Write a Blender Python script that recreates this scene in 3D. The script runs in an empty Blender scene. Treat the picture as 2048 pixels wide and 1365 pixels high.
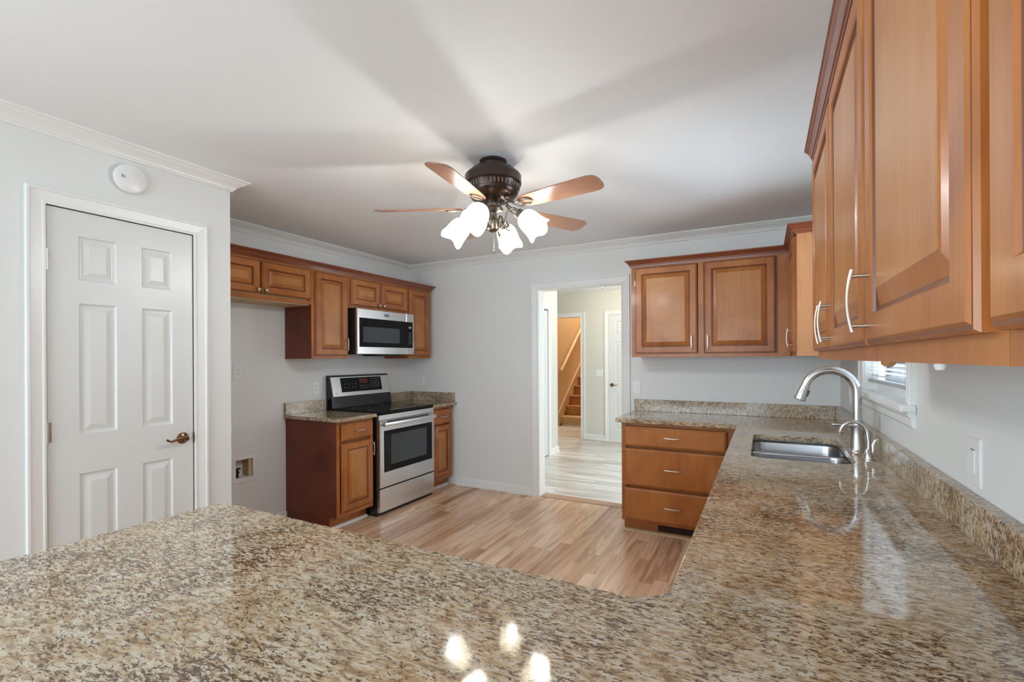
import bpy, bmesh, math, random
from mathutils import Vector, Matrix
random.seed(4)
PI = math.pi
S = bpy.context.scene
COL = S.collection

# ---------------------------------------------------------------- camera, world, lights, exposure
H = 1.39
YAW, ROLL, F_PX = 0.48986, -0.005177, 947.0
cam = bpy.data.cameras.new('camera')
cam.sensor_width = 36.0
cam.sensor_fit = 'HORIZONTAL'
cam.lens = F_PX / 2048 * 36
cam.shift_y = (682.5 - 717.4) / 2048 * -1
cam.clip_start = 0.02
camo = bpy.data.objects.new('camera', cam)
COL.objects.link(camo)
cR = Vector((math.cos(YAW), math.sin(YAW), 0)); cF = Vector((-math.sin(YAW), math.cos(YAW), 0)); cU = Vector((0, 0, 1))
r3 = cR * math.cos(ROLL) + cU * math.sin(ROLL)
u3 = cU * math.cos(ROLL) - cR * math.sin(ROLL)
camo.matrix_world = Matrix((( r3.x, u3.x, -cF.x, 0), (r3.y, u3.y, -cF.y, 0), (r3.z, u3.z, -cF.z, H), (0, 0, 0, 1)))
S.camera = camo

S.view_settings.view_transform = 'Standard'
S.view_settings.look = 'None'
S.view_settings.gamma = 1
S.view_settings.use_curve_mapping = False
S.view_settings.exposure = 0.06
S.cycles.use_denoising = True
S.cycles.max_bounces = 10
S.cycles.diffuse_bounces = 6
S.cycles.glossy_bounces = 5
S.cycles.sample_clamp_indirect = 6

w = bpy.data.worlds.new('sky'); S.world = w; w.use_nodes = True
bg = w.node_tree.nodes['Background']
bg.inputs[0].default_value = (0.86, 0.93, 1.0, 1); bg.inputs[1].default_value = 3.0

def area(name, loc, target, sx, sy, power, col):
    l = bpy.data.lights.new(name, 'AREA'); l.shape = 'RECTANGLE'; l.size = sx; l.size_y = sy
    l.energy = power; l.color = col
    o = bpy.data.objects.new(name, l); COL.objects.link(o); o.location = loc
    d = Vector(target) - Vector(loc); o.rotation_euler = d.to_track_quat('-Z', 'Y').to_euler()
    return o
FANW = 8.3
DAY = (0.66, 0.85, 1.0)
area('daylight_rear_window', (-1.3, -3.55, 1.35), (-1.3, 0, 1.35), 2.6, 2.0, 76, DAY)
area('added_left_fill', (-3.12, -1.55, 1.5), (0, -.9, 1.4), 1.5, 1.3, 75, DAY)  # fill light added at an unseen left opening to brighten the right wall
area('daylight_sink_window', (0.85, 2.86, 1.7), (-2, 2.86, 1.3), 0.9, 0.9, 28, DAY)
area('daylight_hall_window', (0.72, 5.5, 1.4), (-2, 5.3, 0.4), 1.5, 1.6, 44, (0.88, 0.95, 1.0))

# ---------------------------------------------------------------- materials
def mat(name):
    m = bpy.data.materials.new(name); m.use_nodes = True
    nt = m.node_tree; b = nt.nodes['Principled BSDF']
    return m, nt, b
def plain(name, col, rough=0.5, metal=0.0, coat=0.0, emis=None, es=0, spec=0.5):
    m, nt, b = mat(name)
    b.inputs['Base Color'].default_value = (*col, 1)
    b.inputs['Roughness'].default_value = rough
    b.inputs['Metallic'].default_value = metal
    b.inputs['Coat Weight'].default_value = coat
    b.inputs['Coat Roughness'].default_value = 0.06
    b.inputs['Specular IOR Level'].default_value = spec
    if emis:
        b.inputs['Emission Color'].default_value = (*emis, 1); b.inputs['Emission Strength'].default_value = es
    return m
def N(nt, t, **kw):
    n = nt.nodes.new(t)
    for k, v in kw.items(): setattr(n, k, v)
    return n
def ramp(nt, stops, interp='LINEAR'):
    r = N(nt, 'ShaderNodeValToRGB'); cr = r.color_ramp; cr.interpolation = interp
    while len(cr.elements) < len(stops): cr.elements.new(0.5)
    for e, (p, c) in zip(cr.elements, stops):
        e.position = p; e.color = (*c, 1) if len(c) == 3 else c
    return r
def mapping(nt, scale, rot=(0, 0, 0), coord='Object'):
    tc = N(nt, 'ShaderNodeTexCoord'); mp = N(nt, 'ShaderNodeMapping')
    mp.inputs['Scale'].default_value = scale; mp.inputs['Rotation'].default_value = rot
    nt.links.new(tc.outputs[coord], mp.inputs['Vector']); return mp
def geo_pos(nt, scale, rot=(0, 0, 0)):
    g = N(nt, 'ShaderNodeNewGeometry'); mp = N(nt, 'ShaderNodeMapping')
    mp.inputs['Scale'].default_value = scale; mp.inputs['Rotation'].default_value = rot
    nt.links.new(g.outputs['Position'], mp.inputs['Vector']); return mp
def noise(nt, vec, scale=1, detail=4, rough=0.5, dist=0.0):
    n = N(nt, 'ShaderNodeTexNoise'); n.inputs['Scale'].default_value = scale
    n.inputs['Detail'].default_value = detail; n.inputs['Roughness'].default_value = rough
    n.inputs['Distortion'].default_value = dist
    nt.links.new(vec, n.inputs['Vector']); return n
def mix(nt, a, b, fac, mode='MIX'):
    n = N(nt, 'ShaderNodeMix', data_type='RGBA', blend_type=mode)
    for sock, v in ((n.inputs[0], fac), (n.inputs[6], a), (n.inputs[7], b)):
        if hasattr(v, 'type') and hasattr(v, 'is_linked'): nt.links.new(v, sock)
        elif isinstance(v, tuple): sock.default_value = (*v, 1)
        else: sock.default_value = v
    return n.outputs[2]
def math_(nt, op, a, b=0.0):
    n = N(nt, 'ShaderNodeMath', operation=op)
    for i, v in enumerate((a, b)):
        if hasattr(v, 'is_linked'): nt.links.new(v, n.inputs[i])
        else: n.inputs[i].default_value = v
    return n.outputs[0]
def bump(nt, b, h, strength=0.1, dist=0.002):
    n = N(nt, 'ShaderNodeBump'); n.inputs['Strength'].default_value = strength; n.inputs['Distance'].default_value = dist
    nt.links.new(h, n.inputs['Height']); nt.links.new(n.outputs[0], b.inputs['Normal'])

def paint(name, col, rough=0.55):
    m, nt, b = mat(name); b.inputs['Roughness'].default_value = rough
    n = noise(nt, geo_pos(nt, (1, 1, 1)).outputs[0], 260, 2)
    n2 = noise(nt, geo_pos(nt, (1, 1, 1)).outputs[0], 1.3, 3)
    c = mix(nt, tuple(x * 0.975 for x in col), col, n2.outputs[0])
    nt.links.new(c, b.inputs['Base Color']); bump(nt, b, n.outputs[0], 0.06, 0.001); return m
def wood(name, c1, c2, c3, grain=(26, 26, 1.6), rough=0.32, coat=0.35, fig=0.6):
    """stained maple: soft blotches plus long grain along local z"""
    m, nt, b = mat(name)
    tc = N(nt, 'ShaderNodeTexCoord'); oi = N(nt, 'ShaderNodeObjectInfo')
    add = N(nt, 'ShaderNodeVectorMath', operation='ADD'); nt.links.new(tc.outputs['Object'], add.inputs[0])
    sc = N(nt, 'ShaderNodeVectorMath', operation='SCALE'); sc.inputs[0].default_value = (7, 3, 11)
    nt.links.new(oi.outputs['Random'], sc.inputs['Scale']); nt.links.new(sc.outputs[0], add.inputs[1])
    mp = N(nt, 'ShaderNodeMapping'); mp.inputs['Scale'].default_value = grain; nt.links.new(add.outputs[0], mp.inputs['Vector'])
    g = noise(nt, mp.outputs[0], 1.0, 6, 0.62, 0.7)
    bl = noise(nt, add.outputs[0], 3.2, 3, 0.55, 0.4)
    fine = N(nt, 'ShaderNodeMapping'); fine.inputs['Scale'].default_value = (grain[0]*7, grain[1]*7, grain[2]*5)
    nt.links.new(add.outputs[0], fine.inputs['Vector'])
    f = noise(nt, fine.outputs[0], 1.0, 3, 0.6)
    r1 = ramp(nt, [(0.30, c1), (0.52, c2), (0.74, c3)]); nt.links.new(g.outputs[0], r1.inputs[0])
    r2 = ramp(nt, [(0.32, c1), (0.62, c3)]); nt.links.new(bl.outputs[0], r2.inputs[0])
    c = mix(nt, r1.outputs[0], r2.outputs[0], fig)
    r3_ = ramp(nt, [(0.35, (0.80, 0.78, 0.76)), (0.6, (1, 1, 1))]); nt.links.new(f.outputs[0], r3_.inputs[0])
    c = mix(nt, c, r3_.outputs[0], 0.45, 'MULTIPLY')
    nt.links.new(c, b.inputs['Base Color'])
    b.inputs['Roughness'].default_value = rough; b.inputs['Coat Weight'].default_value = coat
    b.inputs['Coat Roughness'].default_value = 0.16; b.inputs['Specular IOR Level'].default_value = 0.36
    bump(nt, b, f.outputs[0], 0.03, 0.001); return m
def granite(name, stretch, rot=(0, 0, 0)):
    m, nt, b = mat(name)
    v = geo_pos(nt, (1, 1, 1)).outputs[0]
    warp = noise(nt, v, 5.5, 3, 0.5)
    wv = N(nt, 'ShaderNodeVectorMath', operation='SCALE'); wv.inputs['Scale'].default_value = 0.035
    nt.links.new(warp.outputs['Color'], wv.inputs[0])
    av = N(nt, 'ShaderNodeVectorMath', operation='ADD'); nt.links.new(v, av.inputs[0]); nt.links.new(wv.outputs[0], av.inputs[1])
    mp = N(nt, 'ShaderNodeMapping'); mp.inputs['Scale'].default_value = stretch; mp.inputs['Rotation'].default_value = rot
    nt.links.new(av.outputs[0], mp.inputs['Vector']); sv = mp.outputs[0]
    big = noise(nt, v, 2.2, 4, 0.65, 1.4)
    r0 = ramp(nt, [(0.34, (0.50, 0.45, 0.36)), (0.46, (0.55, 0.46, 0.33)), (0.56, (0.42, 0.27, 0.12)), (0.68, (0.24, 0.125, 0.05))])
    nt.links.new(big.outputs[0], r0.inputs[0])
    mid = noise(nt, sv, 1.0, 4, 0.6, 0.6)
    r1 = ramp(nt, [(0.36, (0.16, 0.085, 0.04)), (0.45, (0.42, 0.30, 0.17)), (0.54, (0.58, 0.50, 0.37)), (0.68, (0.66, 0.64, 0.57))])
    nt.links.new(mid.outputs[0], r1.inputs[0])
    c = mix(nt, r0.outputs[0], r1.outputs[0], 0.62)
    # dark mica flecks, denser inside drifting veins
    off = N(nt, 'ShaderNodeVectorMath', operation='ADD'); off.inputs[1].default_value = (31, 17, 5); nt.links.new(sv, off.inputs[0])
    fl = noise(nt, off.outputs[0], 2.1, 3, 0.62, 0.9)
    dens = noise(nt, v, 2.6, 3, 0.6, 1.2)
    thr = math_(nt, 'MULTIPLY_ADD', dens.outputs[0], 0.34); thr.node.inputs[2].default_value = -0.132
    s = math_(nt, 'ADD', fl.outputs[0], thr)
    r2 = ramp(nt, [(0.572, (0, 0, 0)), (0.610, (1, 1, 1))]); nt.links.new(s, r2.inputs[0])
    c = mix(nt, c, (0.075, 0.038, 0.021), math_(nt, 'MULTIPLY', r2.outputs[0], 0.92))
    off2 = N(nt, 'ShaderNodeVectorMath', operation='ADD'); off2.inputs[1].default_value = (3, 57, 15); nt.links.new(sv, off2.inputs[0])
    f2 = noise(nt, off2.outputs[0], 1.5, 3, 0.6, 0.5)
    r3_ = ramp(nt, [(0.60, (0, 0, 0)), (0.70, (1, 1, 1))]); nt.links.new(f2.outputs[0], r3_.inputs[0])
    c = mix(nt, c, (0.36, 0.17, 0.06), math_(nt, 'MULTIPLY', r3_.outputs[0], 0.55))
    nt.links.new(c, b.inputs['Base Color'])
    b.inputs['Roughness'].default_value = 0.055; b.inputs['IOR'].default_value = 1.62
    return m
def planks(name, along, width, length, cols, line=0.25, rough=0.28, grain_amt=0.5, grain_cols=None, gs=1.0):
    """plank floor; 'along' is the axis the boards run on"""
    m, nt, b = mat(name)
    g = N(nt, 'ShaderNodeNewGeometry'); sp = N(nt, 'ShaderNodeSeparateXYZ'); nt.links.new(g.outputs['Position'], sp.inputs[0])
    L, W_ = (sp.outputs[1], sp.outputs[0]) if along == 'y' else (sp.outputs[0], sp.outputs[1])
    wr = math_(nt, 'DIVIDE', math_(nt, 'ADD', W_, 50), width); row = math_(nt, 'FLOOR', wr); fr = math_(nt, 'FRACT', wr)
    wn = N(nt, 'ShaderNodeTexWhiteNoise', noise_dimensions='1D'); nt.links.new(row, wn.inputs['W'])
    lr = math_(nt, 'ADD', math_(nt, 'DIVIDE', math_(nt, 'ADD', L, 50), length), math_(nt, 'MULTIPLY', wn.outputs[0], 7.3))
    cl = math_(nt, 'FLOOR', lr); fl = math_(nt, 'FRACT', lr)
    cb = N(nt, 'ShaderNodeCombineXYZ'); nt.links.new(row, cb.inputs[0]); nt.links.new(cl, cb.inputs[1])
    wn2 = N(nt, 'ShaderNodeTexWhiteNoise', noise_dimensions='2D'); nt.links.new(cb.outputs[0], wn2.inputs['Vector'])
    n_ = len(cols)
    r = ramp(nt, [(i / max(1, n_ - 1), c) for i, c in enumerate(cols)]); nt.links.new(wn2.outputs[0], r.inputs[0])
    cb2 = N(nt, 'ShaderNodeCombineXYZ')
    nt.links.new(math_(nt, 'MULTIPLY', L, 2.2 * gs), cb2.inputs[0]); nt.links.new(math_(nt, 'MULTIPLY', W_, 26 * gs), cb2.inputs[1])
    nt.links.new(math_(nt, 'MULTIPLY', wn2.outputs[0], 40), cb2.inputs[2])
    gn = noise(nt, cb2.outputs[0], 1, 5, 0.6, 1.6)
    gc = grain_cols or ((0.50, 0.42, 0.36), (1, 1, 1))
    r2 = ramp(nt, [(0.36, gc[0]), (0.56, gc[1])]); nt.links.new(gn.outputs[0], r2.inputs[0])
    c = mix(nt, r.outputs[0], r2.outputs[0], grain_amt, 'MULTIPLY')
    e1 = math_(nt, 'LESS_THAN', fr, 0.0011 / width); e2 = math_(nt, 'LESS_THAN', fl, 0.0011 / length)
    e = math_(nt, 'MULTIPLY', math_(nt, 'MAXIMUM', e1, e2), line)
    c = mix(nt, c, (0.10, 0.055, 0.035), e)
    nt.links.new(c, b.inputs['Base Color']); b.inputs['Roughness'].default_value = rough
    bump(nt, b, gn.outputs[0], 0.03, 0.001); return m

M = {}
M['wall'] = paint('wall_paint', (0.765, 0.785, 0.775))
M['ceiling'] = paint('ceiling_paint', (0.85, 0.87, 0.88), 0.7)
M['door'] = paint('door_paint', (0.73, 0.75, 0.735), 0.3)
M['trim'] = paint('trim_paint', (0.83, 0.84, 0.82), 0.32)
M['hallwall'] = paint('hall_paint', (0.70, 0.69, 0.63))
M['stairwall'] = paint('stair_paint', (0.62, 0.50, 0.34))
M['maple'] = wood('stained_maple', (0.29, 0.080, 0.015), (0.38, 0.122, 0.024), (0.48, 0.182, 0.043), rough=0.36, coat=0.12)
M['dark_red_end'] = wood('red_end_panel', (0.090, 0.015, 0.006), (0.135, 0.025, 0.009), (0.18, 0.036, 0.013), (40, 40, 1.4), 0.42, 0.1)  # darker, redder tone for the end panels of the left cabinets
M['maple_end'] = wood('light_end_panel', (0.42, 0.17, 0.065), (0.50, 0.22, 0.09), (0.56, 0.27, 0.12), (20, 20, 1.2), 0.35, 0.25, 0.3)
M['crown_wood'] = wood('dark_crown_wood', (0.17, 0.04, 0.016), (0.21, 0.055, 0.02), (0.25, 0.07, 0.026), (1.6, 1.6, 30), 0.28, 0.4)
M['raw_ply'] = wood('raw_plywood', (0.50, 0.36, 0.19), (0.56, 0.41, 0.23), (0.62, 0.47, 0.28), (30, 1.5, 30), 0.6, 0)
M['blade'] = wood('fan_blade_wood', (0.29, 0.135, 0.080), (0.34, 0.165, 0.098), (0.38, 0.195, 0.12), (3, 30, 30), 0.3, 0.5, 0.4)
M['stair'] = wood('stair_wood', (0.40, 0.17, 0.055), (0.48, 0.22, 0.08), (0.54, 0.27, 0.11), (3, 20, 20), 0.45, 0.1)
M['pine'] = wood('pale_pine', (0.55, 0.38, 0.20), (0.60, 0.43, 0.24), (0.66, 0.50, 0.30), (3, 20, 20), 0.5, 0.05)
M['granite'] = granite('granite_top', (34, 88, 88))
M['granite_v'] = granite('granite_splash', (80, 80, 40), (0.5, 0.4, 0)); M['granite_v'].node_tree.nodes['Principled BSDF'].inputs['Roughness'].default_value = 0.16
M['floor'] = planks('oak_floor', 'y', 0.083, 0.85, [(0.44, 0.25, 0.15), (0.66, 0.44, 0.29), (0.74, 0.53, 0.37), (0.56, 0.35, 0.225), (0.77, 0.57, 0.41), (0.64, 0.42, 0.28)], 0.7, 0.27, 0.8, ((0.58, 0.43, 0.33), (1.06, 1.04, 1.0)), 0.5)
M['hallfloor'] = planks('grey_laminate', 'x', 0.19, 1.3, [(0.60, 0.57, 0.52), (0.68, 0.66, 0.62), (0.75, 0.74, 0.71), (0.64, 0.62, 0.58)], 0.3, 0.3, 0.95, ((0.55, 0.52, 0.50), (1, 1, 1)), 0.42)
M['steel'] = plain('stainless_steel', (0.62, 0.62, 0.62), 0.27, 1.0)
M['steel_dark'] = plain('sink_steel', (0.50, 0.51, 0.53), 0.24, 1.0)
M['nickel'] = plain('brushed_nickel', (0.56, 0.49, 0.41), 0.34, 1.0)
M['faucet'] = plain('satin_faucet_steel', (0.58, 0.57, 0.56), 0.24, 1.0)
M['bronze'] = plain('antique_bronze', (0.20, 0.115, 0.06), 0.25, 1.0)
M['fan_metal'] = plain('dark_fan_bronze', (0.070, 0.048, 0.042), 0.28, 0.85)
M['pewter'] = plain('aged_pewter', (0.26, 0.23, 0.20), 0.3, 1.0)
M['black_glass'] = plain('black_glass', (0.004, 0.004, 0.005), 0.035, 0, 0, spec=0.18)
M['black'] = plain('black_enamel', (0.010, 0.010, 0.011), 0.16)
M['matt_black'] = plain('matt_black', (0.012, 0.012, 0.012), 0.5)
M['window_glass_dark'] = plain('grey_oven_glass', (0.045, 0.052, 0.058), 0.05, 0, 0, spec=0.5)
M['plastic'] = plain('white_plastic', (0.80, 0.81, 0.80), 0.3)
M['slot'] = plain('dark_slot', (0.05, 0.05, 0.05), 0.5)
M['mark'] = plain('white_print', (0.62, 0.62, 0.62), 0.4)
M['greymark'] = plain('grey_print', (0.35, 0.35, 0.36), 0.4)
M['red_led'] = plain('red_display', (0.10, 0.004, 0.004), 0.2, emis=(1, 0.05, 0.03), es=0.0)
M['navy'] = plain('navy_badge', (0.02, 0.03, 0.09), 0.3)
M['valve'] = plain('dark_valve', (0.03, 0.03, 0.035), 0.35, 0.4)
M['blind'] = plain('white_blind', (0.86, 0.87, 0.88), 0.5)
M['grey_rail'] = plain('grey_rail', (0.42, 0.43, 0.45), 0.45)
def lamp_glass():
    m, nt, b = mat('lit_frosted_glass'); b.inputs['Base Color'].default_value = (0.9, 0.88, 0.82, 1); b.inputs['Roughness'].default_value = 0.3
    b.inputs['Emission Color'].default_value = (1.0, 0.94, 0.80, 1); b.inputs['Emission Strength'].default_value = 1.15
    t = N(nt, 'ShaderNodeBsdfTransparent'); t.inputs[0].default_value = (1, 0.97, 0.92, 1); x = N(nt, 'ShaderNodeMixShader'); x.inputs[0].default_value = 0.55
    nt.links.new(b.outputs[0], x.inputs[1]); nt.links.new(t.outputs[0], x.inputs[2]); nt.links.new(x.outputs[0], nt.nodes['Material Output'].inputs[0])
    return m
M['lamp_glass'] = lamp_glass()
M['bulb'] = plain('lit_bulb', (0.9, 0.88, 0.82), 0.35, emis=(1.0, 0.93, 0.82), es=9)
M['hall_lamp'] = plain('hall_lamp_glass', (0.9, 0.88, 0.82), 0.35, emis=(1.0, 0.86, 0.62), es=7)
M['vent'] = plain('dark_vent', (0.03, 0.025, 0.02), 0.45, 0.5)
M['dark_gap'] = plain('dark_gap', (0.07, 0.035, 0.02), 0.8)
def glass_mat():
    m = bpy.data.materials.new('clear_glass'); m.use_nodes = True; nt = m.node_tree; nt.nodes.clear()
    o = N(nt, 'ShaderNodeOutputMaterial'); t = N(nt, 'ShaderNodeBsdfTransparent'); g = N(nt, 'ShaderNodeBsdfGlossy'); g.inputs['Roughness'].default_value = 0.0
    f = N(nt, 'ShaderNodeFresnel'); f.inputs[0].default_value = 1.35; x = N(nt, 'ShaderNodeMixShader')
    nt.links.new(f.outputs[0], x.inputs[0]); nt.links.new(t.outputs[0], x.inputs[1]); nt.links.new(g.outputs[0], x.inputs[2]); nt.links.new(x.outputs[0], o.inputs[0])
    return m
M['glass'] = glass_mat()
M['threshold'] = plain('oak_threshold', (0.42, 0.25, 0.16), 0.4)

# ---------------------------------------------------------------- mesh helpers
def B(): return bmesh.new()
def box(bm, x0, x1, y0, y1, z0, z1):
    if x0 > x1: x0, x1 = x1, x0
    if y0 > y1: y0, y1 = y1, y0
    if z0 > z1: z0, z1 = z1, z0
    v = [bm.verts.new((x, y, z)) for x in (x0, x1) for y in (y0, y1) for z in (z0, z1)]
    for f in ((0, 1, 3, 2), (4, 6, 7, 5), (0, 4, 5, 1), (2, 3, 7, 6), (0, 2, 6, 4), (1, 5, 7, 3)):
        bm.faces.new([v[i] for i in f])
    return bm
def bridge(bm, a, b, closed=True):
    n = len(a)
    for i in range(n if closed else n - 1):
        j = (i + 1) % n
        try: bm.faces.new((a[i], a[j], b[j], b[i]))
        except ValueError: pass
def loops(bm, rings, cap0=True, cap1=True):
    vr = [[bm.verts.new(p) for p in r] for r in rings]
    for a, b in zip(vr, vr[1:]): bridge(bm, a, b)
    if cap0: bm.faces.new(vr[0])
    if cap1: bm.faces.new(vr[-1])
    return bm
def lathe(bm, prof, c=(0, 0, 0), axis=(0, 0, 1), seg=32, fn=None, cap0=True, cap1=True):
    """prof: (radius, distance along axis); fn(ang, i) scales radius / shifts"""
    ax = Vector(axis).normalized(); t = Vector((1, 0, 0)) if abs(ax.x) < 0.9 else Vector((0, 1, 0))
    a = ax.cross(t).normalized(); b = ax.cross(a).normalized(); c = Vector(c); rings = []
    for i, (r, d) in enumerate(prof):
        ring = []
        for k in range(seg):
            an = 2 * PI * k / seg; rr, dd = (r, d) if fn is None else fn(an, i, r, d)
            ring.append(c + ax * dd + (a * math.cos(an) + b * math.sin(an)) * max(rr, 1e-4))
        rings.append(ring)
    return loops(bm, rings, cap0, cap1)
def tube(bm, pts, rad, seg=12, flat=None, up=None):
    """round (or flat = (w, h)) sweep along pts"""
    pts = [Vector(p) for p in pts]; n = len(pts); rings = []
    rads = rad if isinstance(rad, (list, tuple)) else [rad] * n
    ref = Vector(up) if up else None
    prev = None
    for i, p in enumerate(pts):
        t = (pts[min(i + 1, n - 1)] - pts[max(i - 1, 0)]).normalized()
        if ref is not None: s = ref.cross(t).normalized()
        else:
            if prev is None:
                q = Vector((0, 0, 1)) if abs(t.z) < 0.9 else Vector((1, 0, 0)); s = q.cross(t).normalized()
            else: s = (prev - t * prev.dot(t)).normalized()
        prev = s; u = t.cross(s).normalized()
        if flat:
            w_, h_ = flat[0] * rads[i], flat[1] * rads[i]
            ring = []
            for k in range(seg):
                a = 2 * PI * k / seg; ca, sa = math.cos(a), math.sin(a)
                e = 0.45
                ring.append(p + s * w_ * math.copysign(abs(ca) ** e, ca) + u * h_ * math.copysign(abs(sa) ** e, sa))
        else: ring = [p + (s * math.cos(2 * PI * k / seg) + u * math.sin(2 * PI * k / seg)) * rads[i] for k in range(seg)]
        rings.append(ring)
    return loops(bm, rings)
def extrude_path(bm, path, prof, closed_profile=True):
    """profile (out, z) swept along a 2D path with mitred corners; out is to the right of travel"""
    path = [Vector(p) for p in path]; n = len(path); rings = []
    for i, p in enumerate(path):
        d0 = (path[i] - path[i - 1]).normalized() if i > 0 else None
        d1 = (path[i + 1] - path[i]).normalized() if i < n - 1 else None
        def rn(d): return Vector((d.y, -d.x))
        if d0 is None: m = rn(d1)
        elif d1 is None: m = rn(d0)
        else:
            a, b_ = rn(d0), rn(d1); m = (a + b_); m = m / max(0.2, m.dot(a))
        rings.append([(p.x + m.x * o, p.y + m.y * o, z) for o, z in prof])
    return loops(bm, rings)
def smooth(bm, ang=40):
    for f in bm.faces: f.smooth = True
    bm.edges.ensure_lookup_table()
    for e in bm.edges:
        if len(e.link_faces) == 2 and e.calc_face_angle(0) > math.radians(ang): e.smooth = False

BASE = {}
def base_of(p):
    while p is not None and p.name not in BASE: p = p.parent
    return BASE.get(p.name, Vector((0, 0, 0))) if p is not None else Vector((0, 0, 0))
def obj(name, bm, m, parent=None, sm=None, bev=0.0, seg=2):
    bmesh.ops.recalc_face_normals(bm, faces=bm.faces[:])
    if sm: smooth(bm, sm)
    off = base_of(parent)
    if off.length > 0: bmesh.ops.translate(bm, verts=bm.verts[:], vec=-off)
    me = bpy.data.meshes.new(name); bm.to_mesh(me); bm.free()
    me.materials.append(m if not isinstance(m, str) else M[m])
    o = bpy.data.objects.new(name, me); COL.objects.link(o)
    if parent is not None: o.parent = parent
    if bev > 0:
        md = o.modifiers.new('bevel', 'BEVEL'); md.width = bev; md.segments = seg; md.limit_method = 'ANGLE'; md.angle_limit = math.radians(50)
    return o
def thing(name, label, cat, loc, group=None):
    o = bpy.data.objects.new(name, None); COL.objects.link(o); o.location = loc
    o.empty_display_size = 0.1
    BASE[o.name] = Vector(loc); o['label'] = label; o['category'] = cat
    if group: o['group'] = group
    return o
def tag(o, label, cat, group=None):
    o['label'] = label; o['category'] = cat
    if group: o['group'] = group
    return o
def struct(name, bm, m, parent=None, label=None, **kw):
    o = obj(name, bm, m, parent, **kw)
    if parent is None: o['kind'] = 'structure'
    if label: o['label'] = label
    return o
def sthing(name, loc=(0, 0, 0)):
    o = bpy.data.objects.new(name, None); COL.objects.link(o); o.location = loc; BASE[o.name] = Vector(loc)
    o['kind'] = 'structure'; return o
def text(name, s, size, m, frame, u, wv, z, parent, depth=0.0006):
    """lettering lying on a face of the frame: reads along the viewer's left-to-right"""
    cu = bpy.data.curves.new(name, 'FONT'); cu.body = s; cu.size = size; cu.extrude = depth
    cu.align_x = 'CENTER'; cu.align_y = 'CENTER'
    t = bpy.data.objects.new(name + '_tmp', cu); COL.objects.link(t)
    dg = bpy.context.evaluated_depsgraph_get(); me = bpy.data.meshes.new_from_object(t.evaluated_get(dg))
    bpy.data.objects.remove(t); bm = B(); bm.from_mesh(me); bpy.data.meshes.remove(me)
    r = frame.right
    for v in bm.verts:
        p = frame(u, wv, z) + r * v.co.x + Vector((0, 0, 1)) * v.co.y + frame.W * v.co.z
        v.co = p
    return obj(name, bm, m, parent)

class Frame:
    """u runs along the wall, w points out of it, z is up"""
    def __init__(s, origin, U, W):
        s.o = Vector((*origin, 0)); s.U = Vector((*U, 0)); s.W = Vector((*W, 0))
        s.right = Vector((0, 0, 1)).cross(s.W)      # viewer's right when facing the wall
    def __call__(s, u, w_, z): return s.o + s.U * u + s.W * w_ + Vector((0, 0, z))
    def box(s, bm, u0, u1, w0, w1, z0, z1):
        a, b = s(u0, w0, z0), s(u1, w1, z1)
        return box(bm, a.x, b.x, a.y, b.y, a.z, b.z)
    def ringbox(s, bm, u0, u1, z0, z1, prof, cap0=True, cap1=True):
        """nested rectangles: prof = [(inset, w)]"""
        rings = []
        for i, w_ in prof:
            rings.append([s(u0 + i, w_, z0 + i), s(u1 - i, w_, z0 + i), s(u1 - i, w_, z1 - i), s(u0 + i, w_, z1 - i)])
        return loops(bm, rings, cap0, cap1)
YB, XL, X1, XR, CEIL = 4.326, -3.651, -2.84, 0.505, 2.468
YC = 1.722                                            # outer corner of the closet block
FL = Frame((XL, 0), (0, 1), (1, 0))                   # left wall, u = y
FD = Frame((X1, 0), (0, 1), (1, 0))                   # closet-door wall, u = y
FB = Frame((0, YB), (1, 0), (0, -1))                  # back wall, u = x
FR = Frame((XR, 0), (0, 1), (-1, 0))                  # right wall, u = y

def wallbox(fr, u0, u1, w0, w1, z0, z1, holes):
    """wall panel with rectangular holes (ua, ub, za, zb), one mesh"""
    us = sorted({u0, u1, *[h[0] for h in holes], *[h[1] for h in holes]}); zs = sorted({z0, z1, *[h[2] for h in holes], *[h[3] for h in holes]})
    bm = B()
    for a, b in zip(us, us[1:]):
        for c, d in zip(zs, zs[1:]):
            if any(h[0] <= a and b <= h[1] and h[2] <= c and d <= h[3] for h in holes): continue
            fr.box(bm, a, b, w0, w1, c, d)
    bmesh.ops.remove_doubles(bm, verts=bm.verts[:], dist=1e-5)
    return bm

# ---------------------------------------------------------------- room shell
YR = -3.3
HC = 2.52                                             # hall ceiling
DO = (-2.0, -1.16, 2.075)                             # doorway in the back wall
WIN = (2.39, 3.33, 1.205, 2.12)                       # sink window
struct('floor', box(B(), XL - .12, XR + .12, YR - .12, YB + .12, -0.05, 0), 'floor')
struct('ceiling', box(B(), XL - .12, XR + .12, YR - .12, YB + .12, CEIL, CEIL + .05), 'ceiling')
struct('wall_back', wallbox(FB, XL - .12, XR + .12, 0, -.12, 0, CEIL, [(DO[0], DO[1], 0, DO[2])]), 'wall')
struct('wall_left', wallbox(FL, YC - .12, YB, 0, -.12, 0, CEIL, [(2.245, 2.385, 0.44, 0.60)]), 'wall')
CD = (0.888, 1.512, 0.0, 2.095)
struct('wall_closet', wallbox(FD, YR, YC - .12, 0, -.12, 0, CEIL, [CD, (-2.3, -.8, 0.9, 2.1)]), 'wall')  # second hole is an unseen opening added for the left fill light
struct('wall_corner', box(B(), XL, X1, YC - .12, YC, 0, CEIL), 'wall')
struct('wall_right', wallbox(FR, YR, YB, 0, -.12, 0, CEIL, [(WIN[0], WIN[1], WIN[2] - .028, WIN[3])]), 'wall')
FRear = Frame((0, YR), (1, 0), (0, 1))
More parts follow.
